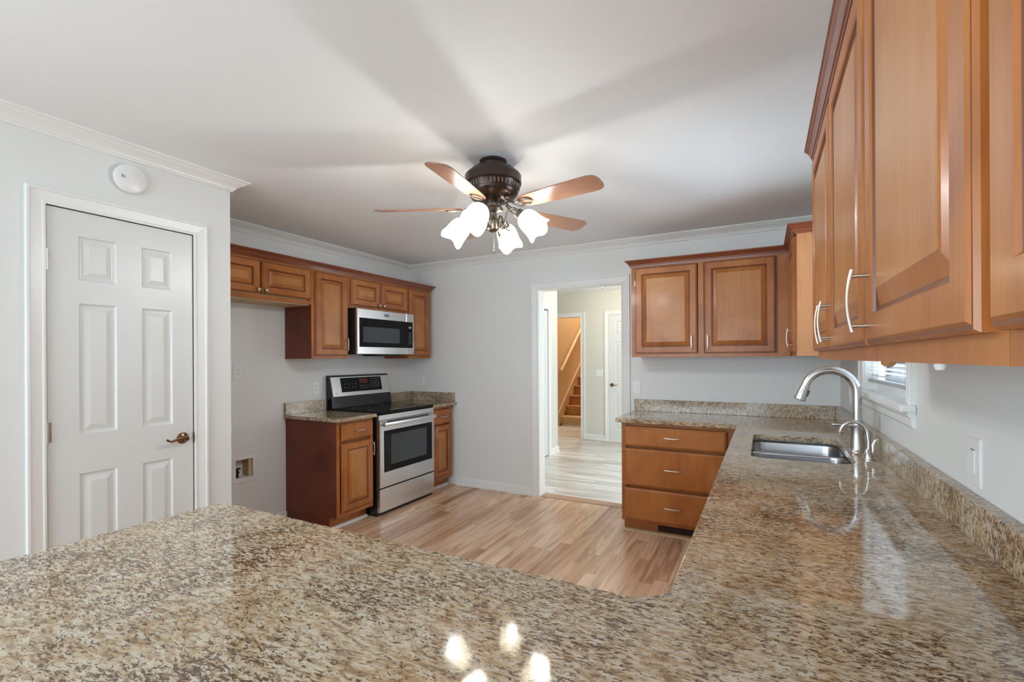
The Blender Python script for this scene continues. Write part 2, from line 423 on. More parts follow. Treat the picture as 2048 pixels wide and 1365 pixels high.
struct('wall_rear', wallbox(FRear, X1 - .12, XR + .12, 0, -.12, 0, CEIL, [(-2.6, 0.0, 0.25, 2.15)]), 'wall')

# crown moulding round the room
cp = [(0, CEIL), (0.080, CEIL), (0.080, CEIL - .009), (0.068, CEIL - .012), (0.060, CEIL - .020), (0.036, CEIL - .034), (0.022, CEIL - .046), (0.020, CEIL - .052), (0.013, CEIL - .055), (0.013, CEIL - .064), (0, CEIL - .066)]
struct('trim_1', extrude_path(B(), [(X1, YR), (X1, YC), (XL, YC), (XL, YB), (XR, YB), (XR, YR), (X1, YR)], cp), 'trim')
# baseboards
bp = [(0, 0), (0.022, 0), (0.022, 0.018), (0.014, 0.022), (0.014, 0.072), (0.006, 0.085), (0, 0.087)]
struct('baseboard_back', extrude_path(B(), [(-3.0, YB), (-2.07, YB)], bp), 'trim')
struct('baseboard_left', extrude_path(B(), [(XL, YC), (XL, 2.69)], bp), 'trim')
struct('baseboard_closet', extrude_path(B(), [(X1, 1.6), (X1, YC), (XL + .03, YC)], bp), 'trim')
struct('baseboard_closet_front', extrude_path(B(), [(X1, YR), (X1, 0.80)], bp), 'trim')

# casings: three-sided frame swept round an opening on a wall frame
def casing(fr, u0, u1, z1, wd, parent=None, name='trim', m='trim', z0=0.0):
    prof = [(0, 0), (0, .011), (wd * .12, .013), (wd * .22, .009), (wd * .62, .014), (wd * .78, .016), (wd * .84, .021), (wd * .97, .021), (wd, .017), (wd, 0)]
    rings = []
    for su, sz, uu, zz in ((-1, 0, u0, z0), (-1, 1, u0, z1), (1, 1, u1, z1), (1, 0, u1, z0)):
        rings.append([fr(uu + su * d, w_, zz + sz * d) for d, w_ in prof])
    bm = loops(B(), rings)
    return struct(name, bm, m, parent)
casing(FB, DO[0], DO[1], DO[2], .078, name='trim_2')
casing(Frame((0, YB + .12), (1, 0), (0, 1)), DO[0], DO[1], DO[2], .068, name='trim_3')
j = B()
box(j, DO[0] - .001, DO[0] + .003, YB - .002, YB + .122, 0, DO[2]); box(j, DO[1] - .003, DO[1] + .001, YB - .002, YB + .122, 0, DO[2]); box(j, DO[0], DO[1], YB - .002, YB + .122, DO[2] - .002, DO[2])
struct('trim_4', j, 'trim')
struct('trim_5', extrude_path(B(), [(DO[0] + .014, YB + .02), (DO[1] - .014, YB + .02)], [(-.1, 0), (0.02, 0), (0.015, .006), (-.085, .010), (-.10, .008)]), 'threshold')

# panelled door leaf on a frame
def leaf(fr, u0, u1, z0, z1, cols, rows, w_face, th, parent, m='door', name='door_leaf'):
    us = sorted({u0, u1, *[x for c in cols for x in c]}); zs = sorted({z0, z1, *[x for r in rows for x in r]})
    bm = B()
    for a, b in zip(us, us[1:]):
        for c, d in zip(zs, zs[1:]):
            if any(abs(a - q[0]) < 1e-6 and abs(b - q[1]) < 1e-6 for q in cols) and any(abs(c - q[0]) < 1e-6 and abs(d - q[1]) < 1e-6 for q in rows):
                fr.ringbox(bm, a, b, c, d, [(0, w_face), (.007, w_face - .008), (.013, w_face - .009), (.020, w_face - .008), (.042, w_face - .0015)], cap0=False)
            else:
                vs = [bm.verts.new(fr(*p)) for p in ((a, w_face, c), (b, w_face, c), (b, w_face, d), (a, w_face, d))]; bm.faces.new(vs)
    p = [(u0, z0), (u1, z0), (u1, z1), (u0, z1)]
    r0 = [bm.verts.new(fr(u, w_face, z)) for u, z in p]; r1 = [bm.verts.new(fr(u, w_face - th, z)) for u, z in p]
    bridge(bm, r0, r1); bm.faces.new(r1)
    bmesh.ops.remove_doubles(bm, verts=bm.verts[:], dist=1e-5)
    return obj(name, bm, m, parent)
def lever(fr, u, z, w0, dirn, parent):
    bm = B(); c = fr(u, w0, z)
    lathe(bm, [(.030, 0), (.031, .003), (.028, .006), (.020, .009), (.013, .012), (.012, .030), (.014, .034), (.012, .046), (.003, .048)], c, fr.W, 28)
    ro = obj('rosette', bm, 'bronze', parent, sm=35)
    pts = []; rad = []
    for i in range(15):
        t = i / 14; pts.append(fr(u + dirn * (0.0 + .098 * t), w0 + .042 + .004 * math.sin(t * PI), z + .006 * math.sin(t * 2 * PI * .9) + (.010 * max(0, t - .8) / .2 if t > .8 else 0)))
        rad.append(.0085 - .0035 * t + (.0015 if t > .93 else 0))
    obj('lever', tube(B(), pts, rad, 12), 'bronze', parent, sm=50)

# closet door
d1 = sthing('door_1', (X1, 1.2, 0))
rows6 = [(0.20, 0.857), (1.044, 1.660), (1.768, 1.976)]
leaf(FD, CD[0] + .006, CD[1] - .003, .012, CD[3] - .004, [(1.007, 1.155), (1.263, 1.405)], rows6, -.004, .035, d1)
for z in (1.846, 1.066, .25):
    hb = B(); lathe(hb, [(.0055, -.047), (.0055, .047)], FD(CD[0] + .003, .006, z), (0, 0, 1), 12)
    FD.box(hb, CD[0] + .003, CD[0] + .020, -.004, -.0025, z - .045, z + .045)
    FD.box(hb, CD[0] - .012, CD[0] + .003, -.004, .0005, z - .045, z + .045)
    obj('hinge', hb, 'steel', d1, sm=40)
lever(FD, 1.453, .959, -.004, -1, d1)
lp = B(); FD.box(lp, CD[1] - .0045, CD[1] + .002, -.02, .004, .925, .985); obj('strike_plate', lp, 'bronze', d1)
jb = B()
FD.box(jb, CD[0] - .001, CD[0] + .001, -.12, 0, 0, CD[3]); FD.box(jb, CD[1] - .001, CD[1] + .001, -.12, 0, 0, CD[3]); FD.box(jb, CD[0], CD[1], -.12, 0, CD[3] - .001, CD[3] + .001)
obj('jamb', jb, 'dark_gap', d1)
casing(FD, CD[0], CD[1], CD[3], .068, d1, 'casing')

# ---------------------------------------------------------------- hall seen through the doorway
HX, HY = -2.72, 7.75
struct('floor_hall', box(B(), -4.3, XR + .12, YB + .12, 12.6, -.05, 0), 'hallfloor')
struct('ceiling_hall', box(B(), -4.3, XR + .12, YB + .12, HY, HC, HC + .05), 'ceiling')
FH = Frame((HX, 0), (0, 1), (1, 0))
BD = (5.05, 6.20, 2.085)
struct('wall_hall_left', wallbox(FH, YB + .12, 6.54, 0, -.12, 0, HC, [(BD[0], BD[1], 0, BD[2])]), 'hallwall')
struct('wall_hall_end', box(B(), -4.3, -4.2, 6.0, HY, 0, HC), 'hallwall')
struct('wall_hall_closet', box(B(), -4.2, -3.3, YB + .12, 6.54, 0, HC), 'hallwall')
struct('wall_hall_right', wallbox(Frame((XR, 0), (0, 1), (-1, 0)), YB + .12, HY, 0, -.12, 0, HC, [(4.75, 6.25, .55, 2.2)]), 'hallwall')
FHB = Frame((0, HY), (1, 0), (0, -1))
SO = (-3.5, -2.79, 2.10); D2 = (-2.295, -1.535, 2.115)
struct('wall_hall_back', wallbox(FHB, -4.3, XR + .12, 0, -.12, 0, HC, [(SO[0], SO[1], 0, SO[2]), (D2[0], D2[1], 0, D2[2])]), 'hallwall')
casing(FHB, *SO, .075, name='trim_6'); casing(FHB, *D2, .068, name='trim_7'); casing(FH, *BD, .065, name='trim_8')
struct('baseboard_hall_left', extrude_path(B(), [(HX, BD[1] + .066), (HX, 6.54), (HX - .3, 6.54)], bp), 'trim')
struct('baseboard_hall_back', extrude_path(B(), [(SO[1] + .076, HY), (D2[0] - .069, HY)], bp), 'trim')
d2 = sthing('door_2', (-1.9, HY, 0))
leaf(FHB, D2[0] + .004, D2[1] - .004, .012, D2[2] - .005, [(-2.185, -1.965), (-1.865, -1.645)], [(0.20, .80), (.98, 1.66), (1.78, 2.0)], -.006, .035, d2)
lever(FHB, -2.245, .940, -.006, 1, d2)
d3 = sthing('door_3', (HX, 5.6, 0))
for a in (BD[0], (BD[0] + BD[1]) / 2):
    b_ = a + (BD[1] - BD[0]) / 2
    leaf(FH, a + .003, b_ - .003, .012, BD[2] - .02, [(a + .10, b_ - .10)], rows6, -.008, .03, d3)
kb = B(); lathe(kb, [(.005, 0), (.006, .012), (.014, .018), (.015, .026), (.002, .032)], FH(6.02, -.008, .85), (1, 0, 0), 16); obj('knob', kb, 'plastic', d3, sm=40)

# stairwell
struct('wall_stair_left', box(B(), -3.85, -3.73, HY + .12, 12.6, 0, 5), 'stairwall')
struct('wall_stair_right', box(B(), -2.70, -2.58, HY + .12, 12.6, 0, 5), 'stairwall')
struct('wall_stair_back', box(B(), -3.85, -2.58, 12.5, 12.6, 0, 5), 'stairwall')
struct('ceiling_stair', box(B(), -3.85, -2.58, HY + .0, 12.6, 5, 5.05), 'ceiling')
struct('wall_stair_front', box(B(), -3.85, -2.58, HY, HY + .12, HC + .05, 5), 'stairwall')
st = thing('staircase', 'wooden staircase with plain risers climbing behind the far hall doorway', 'stairs', (-3.2, 9.08, 0))
RISE, RUN, Y0 = 0.195, 0.255, 9.08
for k in range(9):
    r_ = B(); box(r_, -3.70, -2.705, Y0 + k * RUN, Y0 + k * RUN + RUN + .02, 0 if k == 0 else (k - .5) * RISE, (k + 1) * RISE - .028)
    obj('riser', r_, 'pine' if k == 0 else 'stair', st)
    t_ = B(); box(t_, -3.70, -2.705, Y0 + k * RUN - .028, Y0 + (k + 1) * RUN + .01, (k + 1) * RISE - .028, (k + 1) * RISE)
    obj('tread', t_, 'pine' if k == 0 else 'stair', st, bev=.006)
sk = B(); sl = RISE / RUN
loops(sk, [[(x, Y0 - .12, 0.0), (x, Y0 + 9 * RUN, 9 * RUN * sl), (x, Y0 + 9 * RUN, 9 * RUN * sl + .34), (x, Y0 - .12, .27)] for x in (-3.729, -3.698)])
obj('skirt_board', sk, 'pine', st)
sm_ = B(); box(sm_, -3.70, -2.705, Y0 - .012, Y0, 0, .022); obj('shoe_strip', sm_, 'trim', st)
for (px_, pz_, hh) in ((-3.40, .115, .018), (-3.385, .085, .03), (-3.37, .055, .02), (-3.26, .135, .05)):
    dm = B(); loops(dm, [[(px_, y, pz_), (px_ + .016, y, pz_ - .01), (px_ + .024, y, pz_ - hh), (px_ + .008, y, pz_ - hh + .006)] for y in (Y0 - .0012, Y0)])
    obj('scuff_mark', dm, 'slot', st)
hr = thing('handrail', 'pale wooden handrail sloping up the tan stairwell wall', 'handrail', (-3.67, 9.2, 1.1))
tube_pts = [(-3.665, 9.0 + i * .5, 1.13 + i * .5 * sl) for i in range(7)]
obj('rail', tube(B(), tube_pts, 1.0, 12, flat=(.019, .030), up=(1, 0, 0)), 'pine', hr, sm=40)
for i in (1, 3, 5):
    p = Vector(tube_pts[i]); obj('bracket', tube(B(), [p + Vector((-.064, 0, -.05)), p + Vector((-.02, 0, -.05)), p + Vector((0, 0, -.02))], .006, 8), 'bronze', hr, sm=40)

# hall light
hl = thing('hall_ceiling_light', 'small round glass ceiling light with finial glowing in the hall', 'light', (-2.12, 6.85, HC))
gl = B(); lathe(gl, [(.15, 0), (.148, -.015), (.125, -.045), (.08, -.066), (.012, -.074)], (-2.12, 6.85, HC), seg=32); obj('glass_bowl', gl, 'hall_lamp', hl, sm=50)
gl = B(); lathe(gl, [(.022, -.072), (.022, -.078), (.010, -.085), (.009, -.10), (.003, -.112)], (-2.12, 6.85, HC), seg=16); obj('finial', gl, 'pewter', hl, sm=50)
def point(name, loc, p, col, r=.08):
    l = bpy.data.lights.new(name, 'POINT'); l.energy = p; l.color = col; l.shadow_soft_size = r
    o = bpy.data.objects.new(name, l); COL.objects.link(o); o.location = loc; return o
point('hall_bulb', (-2.12, 6.85, HC - .2), 10, (1, .86, .64))
point('stair_bulb', (-3.2, 9.9, 4.3), 170, (1, .90, .76), .1)

# ---------------------------------------------------------------- wall plates
def plate(fr, u, z, kind, label, wd=.074, ht=.118):
    o = thing('wall_outlet' if kind == 'outlet' else 'light_switch', label, 'outlet' if kind == 'outlet' else 'light switch', tuple(fr(u, 0, z)))
    bm = B(); fr.ringbox(bm, u - wd / 2, u + wd / 2, z - ht / 2, z + ht / 2, [(0, 0), (0, .003), (.003, .0055)]); obj('cover_plate', bm, 'plastic', o)
    if kind == 'outlet':
        for s in (-1, 1):
            zc = z + s * .0195
            bm = B(); lathe(bm, [(.0165, .005), (.0165, .0075), (.015, .008)], fr(u, 0, zc), fr.W, 20); rc = obj('receptacle', bm, 'plastic', o)
            bm = B()
            for du in (-.006, .006): fr.box(bm, u + du - .001, u + du + .001, .0078, .0084, zc - .002, zc + .006)
            fr.box(bm, u - .002, u + .002, .0078, .0084, zc - .010, zc - .006)
            obj('slots', bm, 'slot', rc)
    elif kind == 'toggle':
        bm = B(); fr.box(bm, u - .004, u + .004, .005, .014, z - .006, z + .010); obj('toggle', bm, 'plastic', o)
    elif kind == 'rocker':
        bm = B(); fr.ringbox(bm, u - .017, u + .017, z - .034, z + .034, [(0, .005), (.001, .0055), (.002, .0035), (.004, .0075)]); obj('rocker', bm, 'plastic', o)
        bm = B(); fr.box(bm, u - .014, u + .014, .0055, .0078, z + .0325, z + .0335); obj('shadow_line', bm, 'slot', o)
    elif kind == 'double':
        for du in (-.023, .023):
            bm = B(); fr.box(bm, u + du - .004, u + du + .004, .005, .014, z - .006, z + .010); obj('toggle', bm, 'plastic', o)
    return o
plate(FL, 2.268, 1.295, 'outlet', 'white duplex outlet on the bare left wall above the recessed water box', .076, .122)
plate(FL, 2.998, 1.125, 'outlet', 'white duplex outlet on the wall just left of the stove')
plate(FB, -3.49, 1.130, 'outlet', 'white outlet on the back wall above the short granite splash right of the stove', .078)
plate(FB, -1.023, 1.122, 'toggle', 'white single light switch beside the doorway above the granite backsplash')
plate(FB, 0.245, 1.130, 'outlet', 'pale outlet on the back wall behind the faucet head')
plate(FR, 1.728, 1.103, 'rocker', 'white rocker light switch on the right wall above the backsplash', .092, .130)
plate(FR, 3.86, 1.13, 'outlet', 'white outlet on the right wall in the corner behind the faucet neck')
plate(FHB, -2.46, 1.135, 'double', 'wide pale switch plate on the hall wall left of the white hall door', .118, .118)

# smoke detector
sd = thing('smoke_detector', 'round white smoke detector on the wall above the closet door', 'smoke detector', (X1, 1.206, 2.306))
c = FD(1.206, 0, 2.306)
bm = B(); lathe(bm, [(.062, 0), (.062, .010), (.072, .012), (.073, .020), (.070, .028), (.060, .034), (.002, .036)], c, (1, 0, 0), 40); obj('housing', bm, 'plastic', sd, sm=35)
bm = B(); lathe(bm, [(.0185, .0345), (.0185, .0365), (.016, .0372), (.002, .0375)], c + Vector((0, .004, .004)), (1, 0, 0), 28); obj('test_button', bm, 'plastic', sd, sm=35)
bm = B()
for i in range(3): FD.box(bm, 1.206 - .044 + i * .006, 1.206 - .0415 + i * .006, .033, .0352, 2.300 - i * .001, 2.316 - i * .001)
FD.box(bm, 1.206 - .020, 1.206 - .0175, .034, .0365, 2.305, 2.308); obj('vent_slots', bm, 'slot', sd)

# recessed water valve box
wb = thing('water_valve_box', 'recessed white water supply box with dark valve low in the left wall', 'valve box', (XL, 2.315, .52))
bm = B(); FL.ringbox(bm, 2.245, 2.385, .44, .60, [(-.022, 0), (-.022, .004), (-.018, .006), (0, .006), (0, -.085)], cap0=False)
obj('box', bm, 'plastic', wb)
bm = B(); FL.box(bm, 2.355, 2.3845, -.083, -.005, .456, .598); obj('stud', bm, 'raw_ply', wb)
bm = B(); FL.box(bm, 2.246, 2.384, -.083, .004, .4405, .455); obj('shelf', bm, 'plastic', wb)
bm = B(); lathe(bm, [(.010, 0), (.010, .03), (.016, .032), (.016, .045), (.009, .047), (.009, .062)], FL(2.285, -.04, .455), (0, 0, 1), 16)
lathe(bm, [(.006, -.024), (.008, -.022), (.008, .022), (.006, .024)], FL(2.285, -.04, .523), (0, 1, 0), 12); obj('valve', bm, 'valve', wb, sm=40)

# ---------------------------------------------------------------- cabinets
DP = [(0, 0), (0, .012), (.0035, .0165), (.0075, .0165), (.011, .020), (.052, .020), (.0555, .0165), (.058, .0125), (.062, .0125), (.065, .0095), (.090, .0165), (.094, .0185)]
GROOVE_DARK = wood('dark_groove', (0.10, 0.026, 0.008), (0.15, 0.040, 0.012), (0.20, 0.058, 0.018), rough=0.34, coat=0.2)  # groove faces take a darker wood tone than the door frame
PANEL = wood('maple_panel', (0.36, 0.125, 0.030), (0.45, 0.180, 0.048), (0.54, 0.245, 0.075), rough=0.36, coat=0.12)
def door(fr, u0, u1, z0, z1, w0, parent, m='maple', scale=1.0):
    k = min(1.0, min(u1 - u0, z1 - z0) / .22) * scale
    prof = [(i * k if i > .012 else i, w0 + w_) for i, w_ in DP]
    bm = fr.ringbox(B(), u0, u1, z0, z1, prof); bm.faces.ensure_lookup_table()
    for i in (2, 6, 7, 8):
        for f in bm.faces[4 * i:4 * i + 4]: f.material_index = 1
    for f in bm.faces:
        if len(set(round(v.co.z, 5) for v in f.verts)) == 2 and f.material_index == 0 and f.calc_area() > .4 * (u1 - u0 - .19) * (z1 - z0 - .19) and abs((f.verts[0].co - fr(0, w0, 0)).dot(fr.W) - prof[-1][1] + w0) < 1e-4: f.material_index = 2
    o = obj('door', bm, m, parent); o.data.materials.append(GROOVE_DARK); o.data.materials.append(PANEL); return o
def drawer(fr, u0, u1, z0, z1, w0, parent, m='maple'):
    prof = [(0, w0), (0, w0 + .010), (.004, w0 + .014), (.010, w0 + .016), (.014, w0 + .020)]
    return obj('drawer', fr.ringbox(B(), u0, u1, z0, z1, prof), m, parent)
def pull(fr, u, z, w0, parent, vertical=True, L=.112):
    """arched bar pull on two round posts"""
    pts = []; rad = []
    n = 12
    for i in range(n + 1):
        t = i / n * 2 - 1; o = t * L / 2; out = w0 + .024 + .0075 * (1 - t * t)
        pts.append(fr(u, out, z + o) if vertical else fr(u + o, out, z)); rad.append(1.0 - .25 * (1 - t * t))
    bm = tube(B(), pts, rad, 12, flat=(.0058, .0030), up=tuple(fr.W))
    for s in (-1, 1):
        o = s * L * .40
        a = fr(u, w0, z + o) if vertical else fr(u + o, w0, z); b_ = fr(u, w0 + .027, z + o) if vertical else fr(u + o, w0 + .027, z)
        tube(bm, [a, (a + b_) / 2, b_], .0036, 10)
    return obj('handle', bm, 'nickel', parent, sm=50)
def knob(fr, u, z, w0, parent):
    bm = B(); lathe(bm, [(.006, 0), (.0055, .010), (.009, .014), (.015, .018), (.0155, .022), (.012, .027), (.002, .029)], fr(u, w0, z), fr.W, 20)
    return obj('knob', bm, 'nickel', parent, sm=45)
def carcass(fr, u0, u1, depth, z0, z1, parent, ends=(None, None), stile=.032, rails=(.035, .035), toe=0.0, bottom='maple', mull=(), body_top=None):
    """box body, a face frame and optional end panels; front plane at w = depth"""
    bm = B(); fr.box(bm, u0 + .003, u1 - .003, .001, depth - .019, z0 + toe, body_top or z1 - .001)
    if toe: fr.box(bm, u0 + .003, u1 - .003, .001, depth - .085, z0, z0 + toe)
    obj('body', bm, bottom, parent)
    bm = B(); w0, w1 = depth - .019, depth; zb = z0 + toe
    holes = [(u0 + stile, u1 - stile, zb + rails[0], z1 - rails[1])]
    fr.box(bm, u0, u0 + stile, w0, w1, zb, z1); fr.box(bm, u1 - stile, u1, w0, w1, zb, z1)
    fr.box(bm, u0 + stile, u1 - stile, w0, w1, zb, zb + rails[0]); fr.box(bm, u0 + stile, u1 - stile, w0, w1, z1 - rails[1], z1)
    for q in mull: fr.box(bm, q - .02, q + .02, w0, w1, zb + rails[0], z1 - rails[1])
    obj('face_frame', bm, 'maple', parent)
    for e, uu in zip(ends, (u0, u1)):
        if e:
            bm = B(); s = -.004 if uu == u0 else .004
            fr.box(bm, uu, uu + s, .001, depth - .003, z0 + toe, z1)
            if toe: fr.box(bm, uu, uu + s, .001, depth - .083, z0, z0 + toe)
            obj('end_panel', bm, e, parent)
UT = 2.152                                            # top of wall cabinets
UD = .331                                             # face plane of wall cabinets (w)
# -- left wall, upper run
t = thing('fridge_wall_cabinet', 'short two-door wooden cabinet above the empty refrigerator space', 'cabinet', tuple(FL(2.24, 0, 1.845)))
carcass(FL, 1.79, 2.688, UD, 1.845, UT, t, bottom='raw_ply', rails=(.03, .03), stile=.02)
for a, b_, ku in ((1.80, 2.229, 2.203), (2.237, 2.673, 2.264)):
    dd = door(FL, a, b_, 1.885, 2.130, UD, t); knob(FL, ku, 1.910, UD + .020, dd)
bm = B(); FL.box(bm, 1.80, 2.686, .02, UD - .025, 1.838, 1.845); obj('underside', bm, 'raw_ply', t)
for u in (1.98, 2.56): obj('screw', lathe(B(), [(.005, 0), (.005, .003)], FL(u, UD - .05, 1.835), (0, 0, 1), 10), 'slot', t)
t = thing('tall_wall_cabinet', 'tall single-door wooden wall cabinet between the refrigerator space and microwave', 'cabinet', tuple(FL(2.88, 0, 1.396)))
carcass(FL, 2.688, 3.080, UD, 1.396, UT, t, ends=('dark_red_end', None), rails=(.027, .022))
dd = door(FL, 2.719, 3.062, 1.423, 2.130, UD, t); pull(FL, 3.040, 1.52, UD + .020, dd)
t = thing('microwave_wall_cabinet', 'short two-door wooden cabinet directly above the microwave', 'cabinet', tuple(FL(3.48, 0, 1.858)))
carcass(FL, 3.080, 3.892, UD, 1.858, UT, t, rails=(.027, .022))
for a, b_, ku in ((3.109, 3.473, 3.448), (3.481, 3.868, 3.507)):
    dd = door(FL, a, b_, 1.885, 2.130, UD, t); knob(FL, ku, 1.908, UD + .020, dd)
t = thing('corner_wall_cabinet', 'narrow tall wooden wall cabinet right of the microwave beside the back wall', 'cabinet', tuple(FL(4.08, 0, 1.396)))
carcass(FL, 3.892, 4.268, UD, 1.396, UT, t, ends=(None, 'maple'), rails=(.027, .022))
dd = door(FL, 3.905, 4.240, 1.423, 2.130, UD, t); pull(FL, 3.928, 1.52, UD + .020, dd)
ccp = [(0, UT - .006), (.010, UT - .006), (.012, UT + .004), (.018, UT + .006), (.020, UT + .014), (.030, UT + .028), (.040, UT + .036), (.042, UT + .040), (.048, UT + .042), (.048, UT + .050), (0, UT + .050)]
tag(obj('crown_moulding', extrude_path(B(), [(XL + .001, 1.745), (XL + UD, 1.745), (XL + UD, 4.268), (XL + .001, 4.268)][1:], ccp), 'crown_wood'),
    'dark wooden crown moulding along the top of the stove-side wall cabinets', 'moulding', 'cabinet crown mouldings')

# -- back wall, upper right
t = thing('double_wall_cabinet', 'wide two-door wooden wall cabinet on the back wall right of the doorway', 'cabinet', tuple(FB(-.4, 0, 1.396)))
carcass(FB, -.984, .170, UD, 1.396, UT, t, ends=('maple', None), rails=(.027, .02), mull=(-.44,))
dd = door(FB, -.953, -.467, 1.424, 2.137, UD, t); pull(FB, -.507, 1.505, UD + .020, dd)
dd = door(FB, -.415, .073, 1.424, 2.137, UD, t); pull(FB, -.388, 1.505, UD + .020, dd)
hg = B(); FB.box(hg, -.957, -.951, UD, UD + .012, 1.99, 2.035); obj('hinge', hg, 'nickel', t)
fl_ = B(); FB.box(fl_, .090, .1695, UD - .018, UD + .001, 1.396, UT); obj('filler', fl_, 'maple', t)
# -- right wall, corner cabinet and near cabinets
CX = .331                                             # w of the face plane on the right wall -> x = .174
t = thing('corner_end_cabinet', 'wooden corner wall cabinet with pale end panel left of the sink window', 'cabinet', tuple(FR(3.86, 0, 1.396)))
carcass(FR, 3.385, YB - .002, CX, 1.396, UT, t, rails=(.027, .02), ends=('maple_end', None))
dd = door(FR, 3.42, 3.945, 1.424, 2.137, CX, t); pull(FR, 3.455, 1.512, CX + .020, dd)
tag(obj('crown_moulding', extrude_path(B(), [(-.984, YB - .001), (-.984, YB - UD), (XR - CX, YB - UD), (XR - CX, 3.381), (XR - .001, 3.381)], ccp), 'crown_wood'),
    'dark wooden crown moulding stepping round the back-wall and corner cabinets', 'moulding', 'cabinet crown mouldings')
t = thing('near_double_cabinet', 'large two-door wooden wall cabinet on the right with paired arched handles', 'cabinet', tuple(FR(1.6, 0, 1.381)))
NX = .322
carcass(FR, 1.078, 2.150, NX, 1.381, UT - .01, t, rails=(.035, .02), ends=(None, 'maple_end'))
dd = door(FR, 1.620, 2.140, 1.411, 2.130, NX, t); pull(FR, 1.655, 1.485, NX + .020, dd)
dd = door(FR, 1.090, 1.606, 1.411, 2.130, NX, t); pull(FR, 1.572, 1.488, NX + .020, dd)
t = thing('near_single_cabinet', 'large single-door wooden wall cabinet filling the upper right foreground', 'cabinet', tuple(FR(.82, 0, 1.381)))
carcass(FR, .552, 1.076, NX, 1.381, UT - .01, t, rails=(.035, .02))
dd = door(FR, .570, 1.076, 1.411, 2.130, NX, t); pull(FR, 1.040, 1.490, NX + .020, dd)
t = thing('edge_cabinet', 'wooden wall cabinet cut off by the right edge of the photo', 'cabinet', tuple(FR(.2, 0, 1.381)))
carcass(FR, -.10, .550, NX, 1.381, UT - .01, t, rails=(.035, .02))
dd = door(FR, -.04, .536, 1.411, 2.130, NX, t); pull(FR, -.01, 1.490, NX + .020, dd)
ccn = [(o * .65, z - .010) for o, z in ccp]
tag(obj('crown_moulding', extrude_path(B(), [(XR - .001, 2.13), (XR - NX - .012, 2.13), (XR - NX - .012, -.12)], ccn), M['crown_wood']),
    'wooden crown moulding over the big cabinets at the right', 'moulding', 'cabinet crown mouldings')
for k, (u, m_, lb) in enumerate(((1.17, 'maple_end', 'round wooden button under the right cabinets in front of the window'), (.86, 'plastic', 'tiny pale button under the right cabinets nearer the photo edge'))):
    bm = B(); lathe(bm, [(.012 if k == 0 else .007, 1.3805), (.012 if k == 0 else .007, 1.376), (.008 if k == 0 else .005, 1.371), (.002, 1.370)], (.215, u, 0), (0, 0, 1), 20)
    tag(obj('cabinet_button', bm, m_, sm=40), lb, 'button')

# -- base cabinets
CT = .914; CB = .884
def base_cab(name, label, fr, u0, u1, depth, parts, ends=(None, None), mull=(), body_top=None):
    t = thing(name, label, 'cabinet', tuple(fr((u0 + u1) / 2, 0, 0)))
    carcass(fr, u0, u1, depth, 0.0, CB - .001, t, ends=ends, toe=.105, rails=(.03, .025), mull=mull, body_top=body_top)
    for p in parts:
        kind, a, b_, z0, z1 = p[:5]
        if kind == 'door':
            o = door(fr, a, b_, z0, z1, depth, t)
            if len(p) > 5: pull(fr, p[5], p[6], depth + .020, o)
        else:
            o = drawer(fr, a, b_, z0, z1, depth, t); pull(fr, (a + b_) / 2 if len(p) < 6 else p[5], (z0 + z1) / 2 + .003, depth + .020, o, False)
    return t
BL = .615
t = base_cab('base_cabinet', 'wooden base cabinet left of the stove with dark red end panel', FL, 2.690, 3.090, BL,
         [('drawer', 2.735, 3.078, .722, .858), ('door', 2.735, 3.078, .140, .700, 3.058, .615)], ends=('dark_red_end', None))
bm = B(); box(bm, XL + .002, XL + BL - .083, 2.6845, 2.6860, 0, .105); obj('side_toe_panel', bm, 'dark_red_end', t)
tag(obj('shoe_moulding', extrude_path(B(), [(XL + .01, 2.684), (XL + BL - .082, 2.684), (XL + BL - .082, 3.09)], [(0, 0), (.016, 0), (.014, .016), (0, .022)]), 'trim'), 'white shoe moulding strip at the foot of the cabinet left of the stove', 'moulding')
base_cab('base_cabinet', 'narrow wooden base cabinet right of the stove against the back wall', FL, 3.905, 4.27, BL,
         [('drawer', 3.925, 4.235, .700, .850), ('door', 3.925, 4.235, .140, .685, 3.950, .615)], ends=(None, 'maple'))
tag(obj('shoe_moulding', extrude_path(B(), [(XL + BL - .082, 3.91), (XL + BL - .082, YB - .02)], [(0, 0), (.016, 0), (.014, .016), (0, .022)]), 'trim'), 'short white shoe moulding right of the stove', 'moulding')
# drawer cabinet on the back wall
t = base_cab('drawer_cabinet', 'wooden three-drawer base cabinet under the back-right counter', FB, -1.003, -.145, YB - 3.735,
         [('drawer', -.982, -.243, .698, .852, -.617), ('drawer', -.982, -.243, .388, .678, -.617), ('drawer', -.982, -.243, .122, .368, -.617)], ends=('maple', None))
tag(obj('shoe_moulding', extrude_path(B(), [(-.996, YB - .01), (-.996, 3.8175), (-.13, 3.8175)], [(0.001, 0), (.017, 0), (.015, .016), (0.001, .022)]), 'pine'), 'pinkish wooden shoe moulding below the three-drawer cabinet', 'moulding')
vn = thing('floor_register', 'dark slotted heating register in the toe kick below the drawers', 'vent', (-.58, 3.82, .05))
bm = B(); FB.ringbox(bm, -.745, -.435, .028, .100, [(0, YB - 3.821), (0, YB - 3.816), (.012, YB - 3.814), (.013, YB - 3.818)]); obj('vent_frame', bm, 'vent', vn)
bm = B()
for i in range(26): FB.box(bm, -.728 + i * .011, -.7245 + i * .011, YB - 3.818, YB - 3.811, .040, .088)
obj('louvres', bm, 'fan_metal', vn)
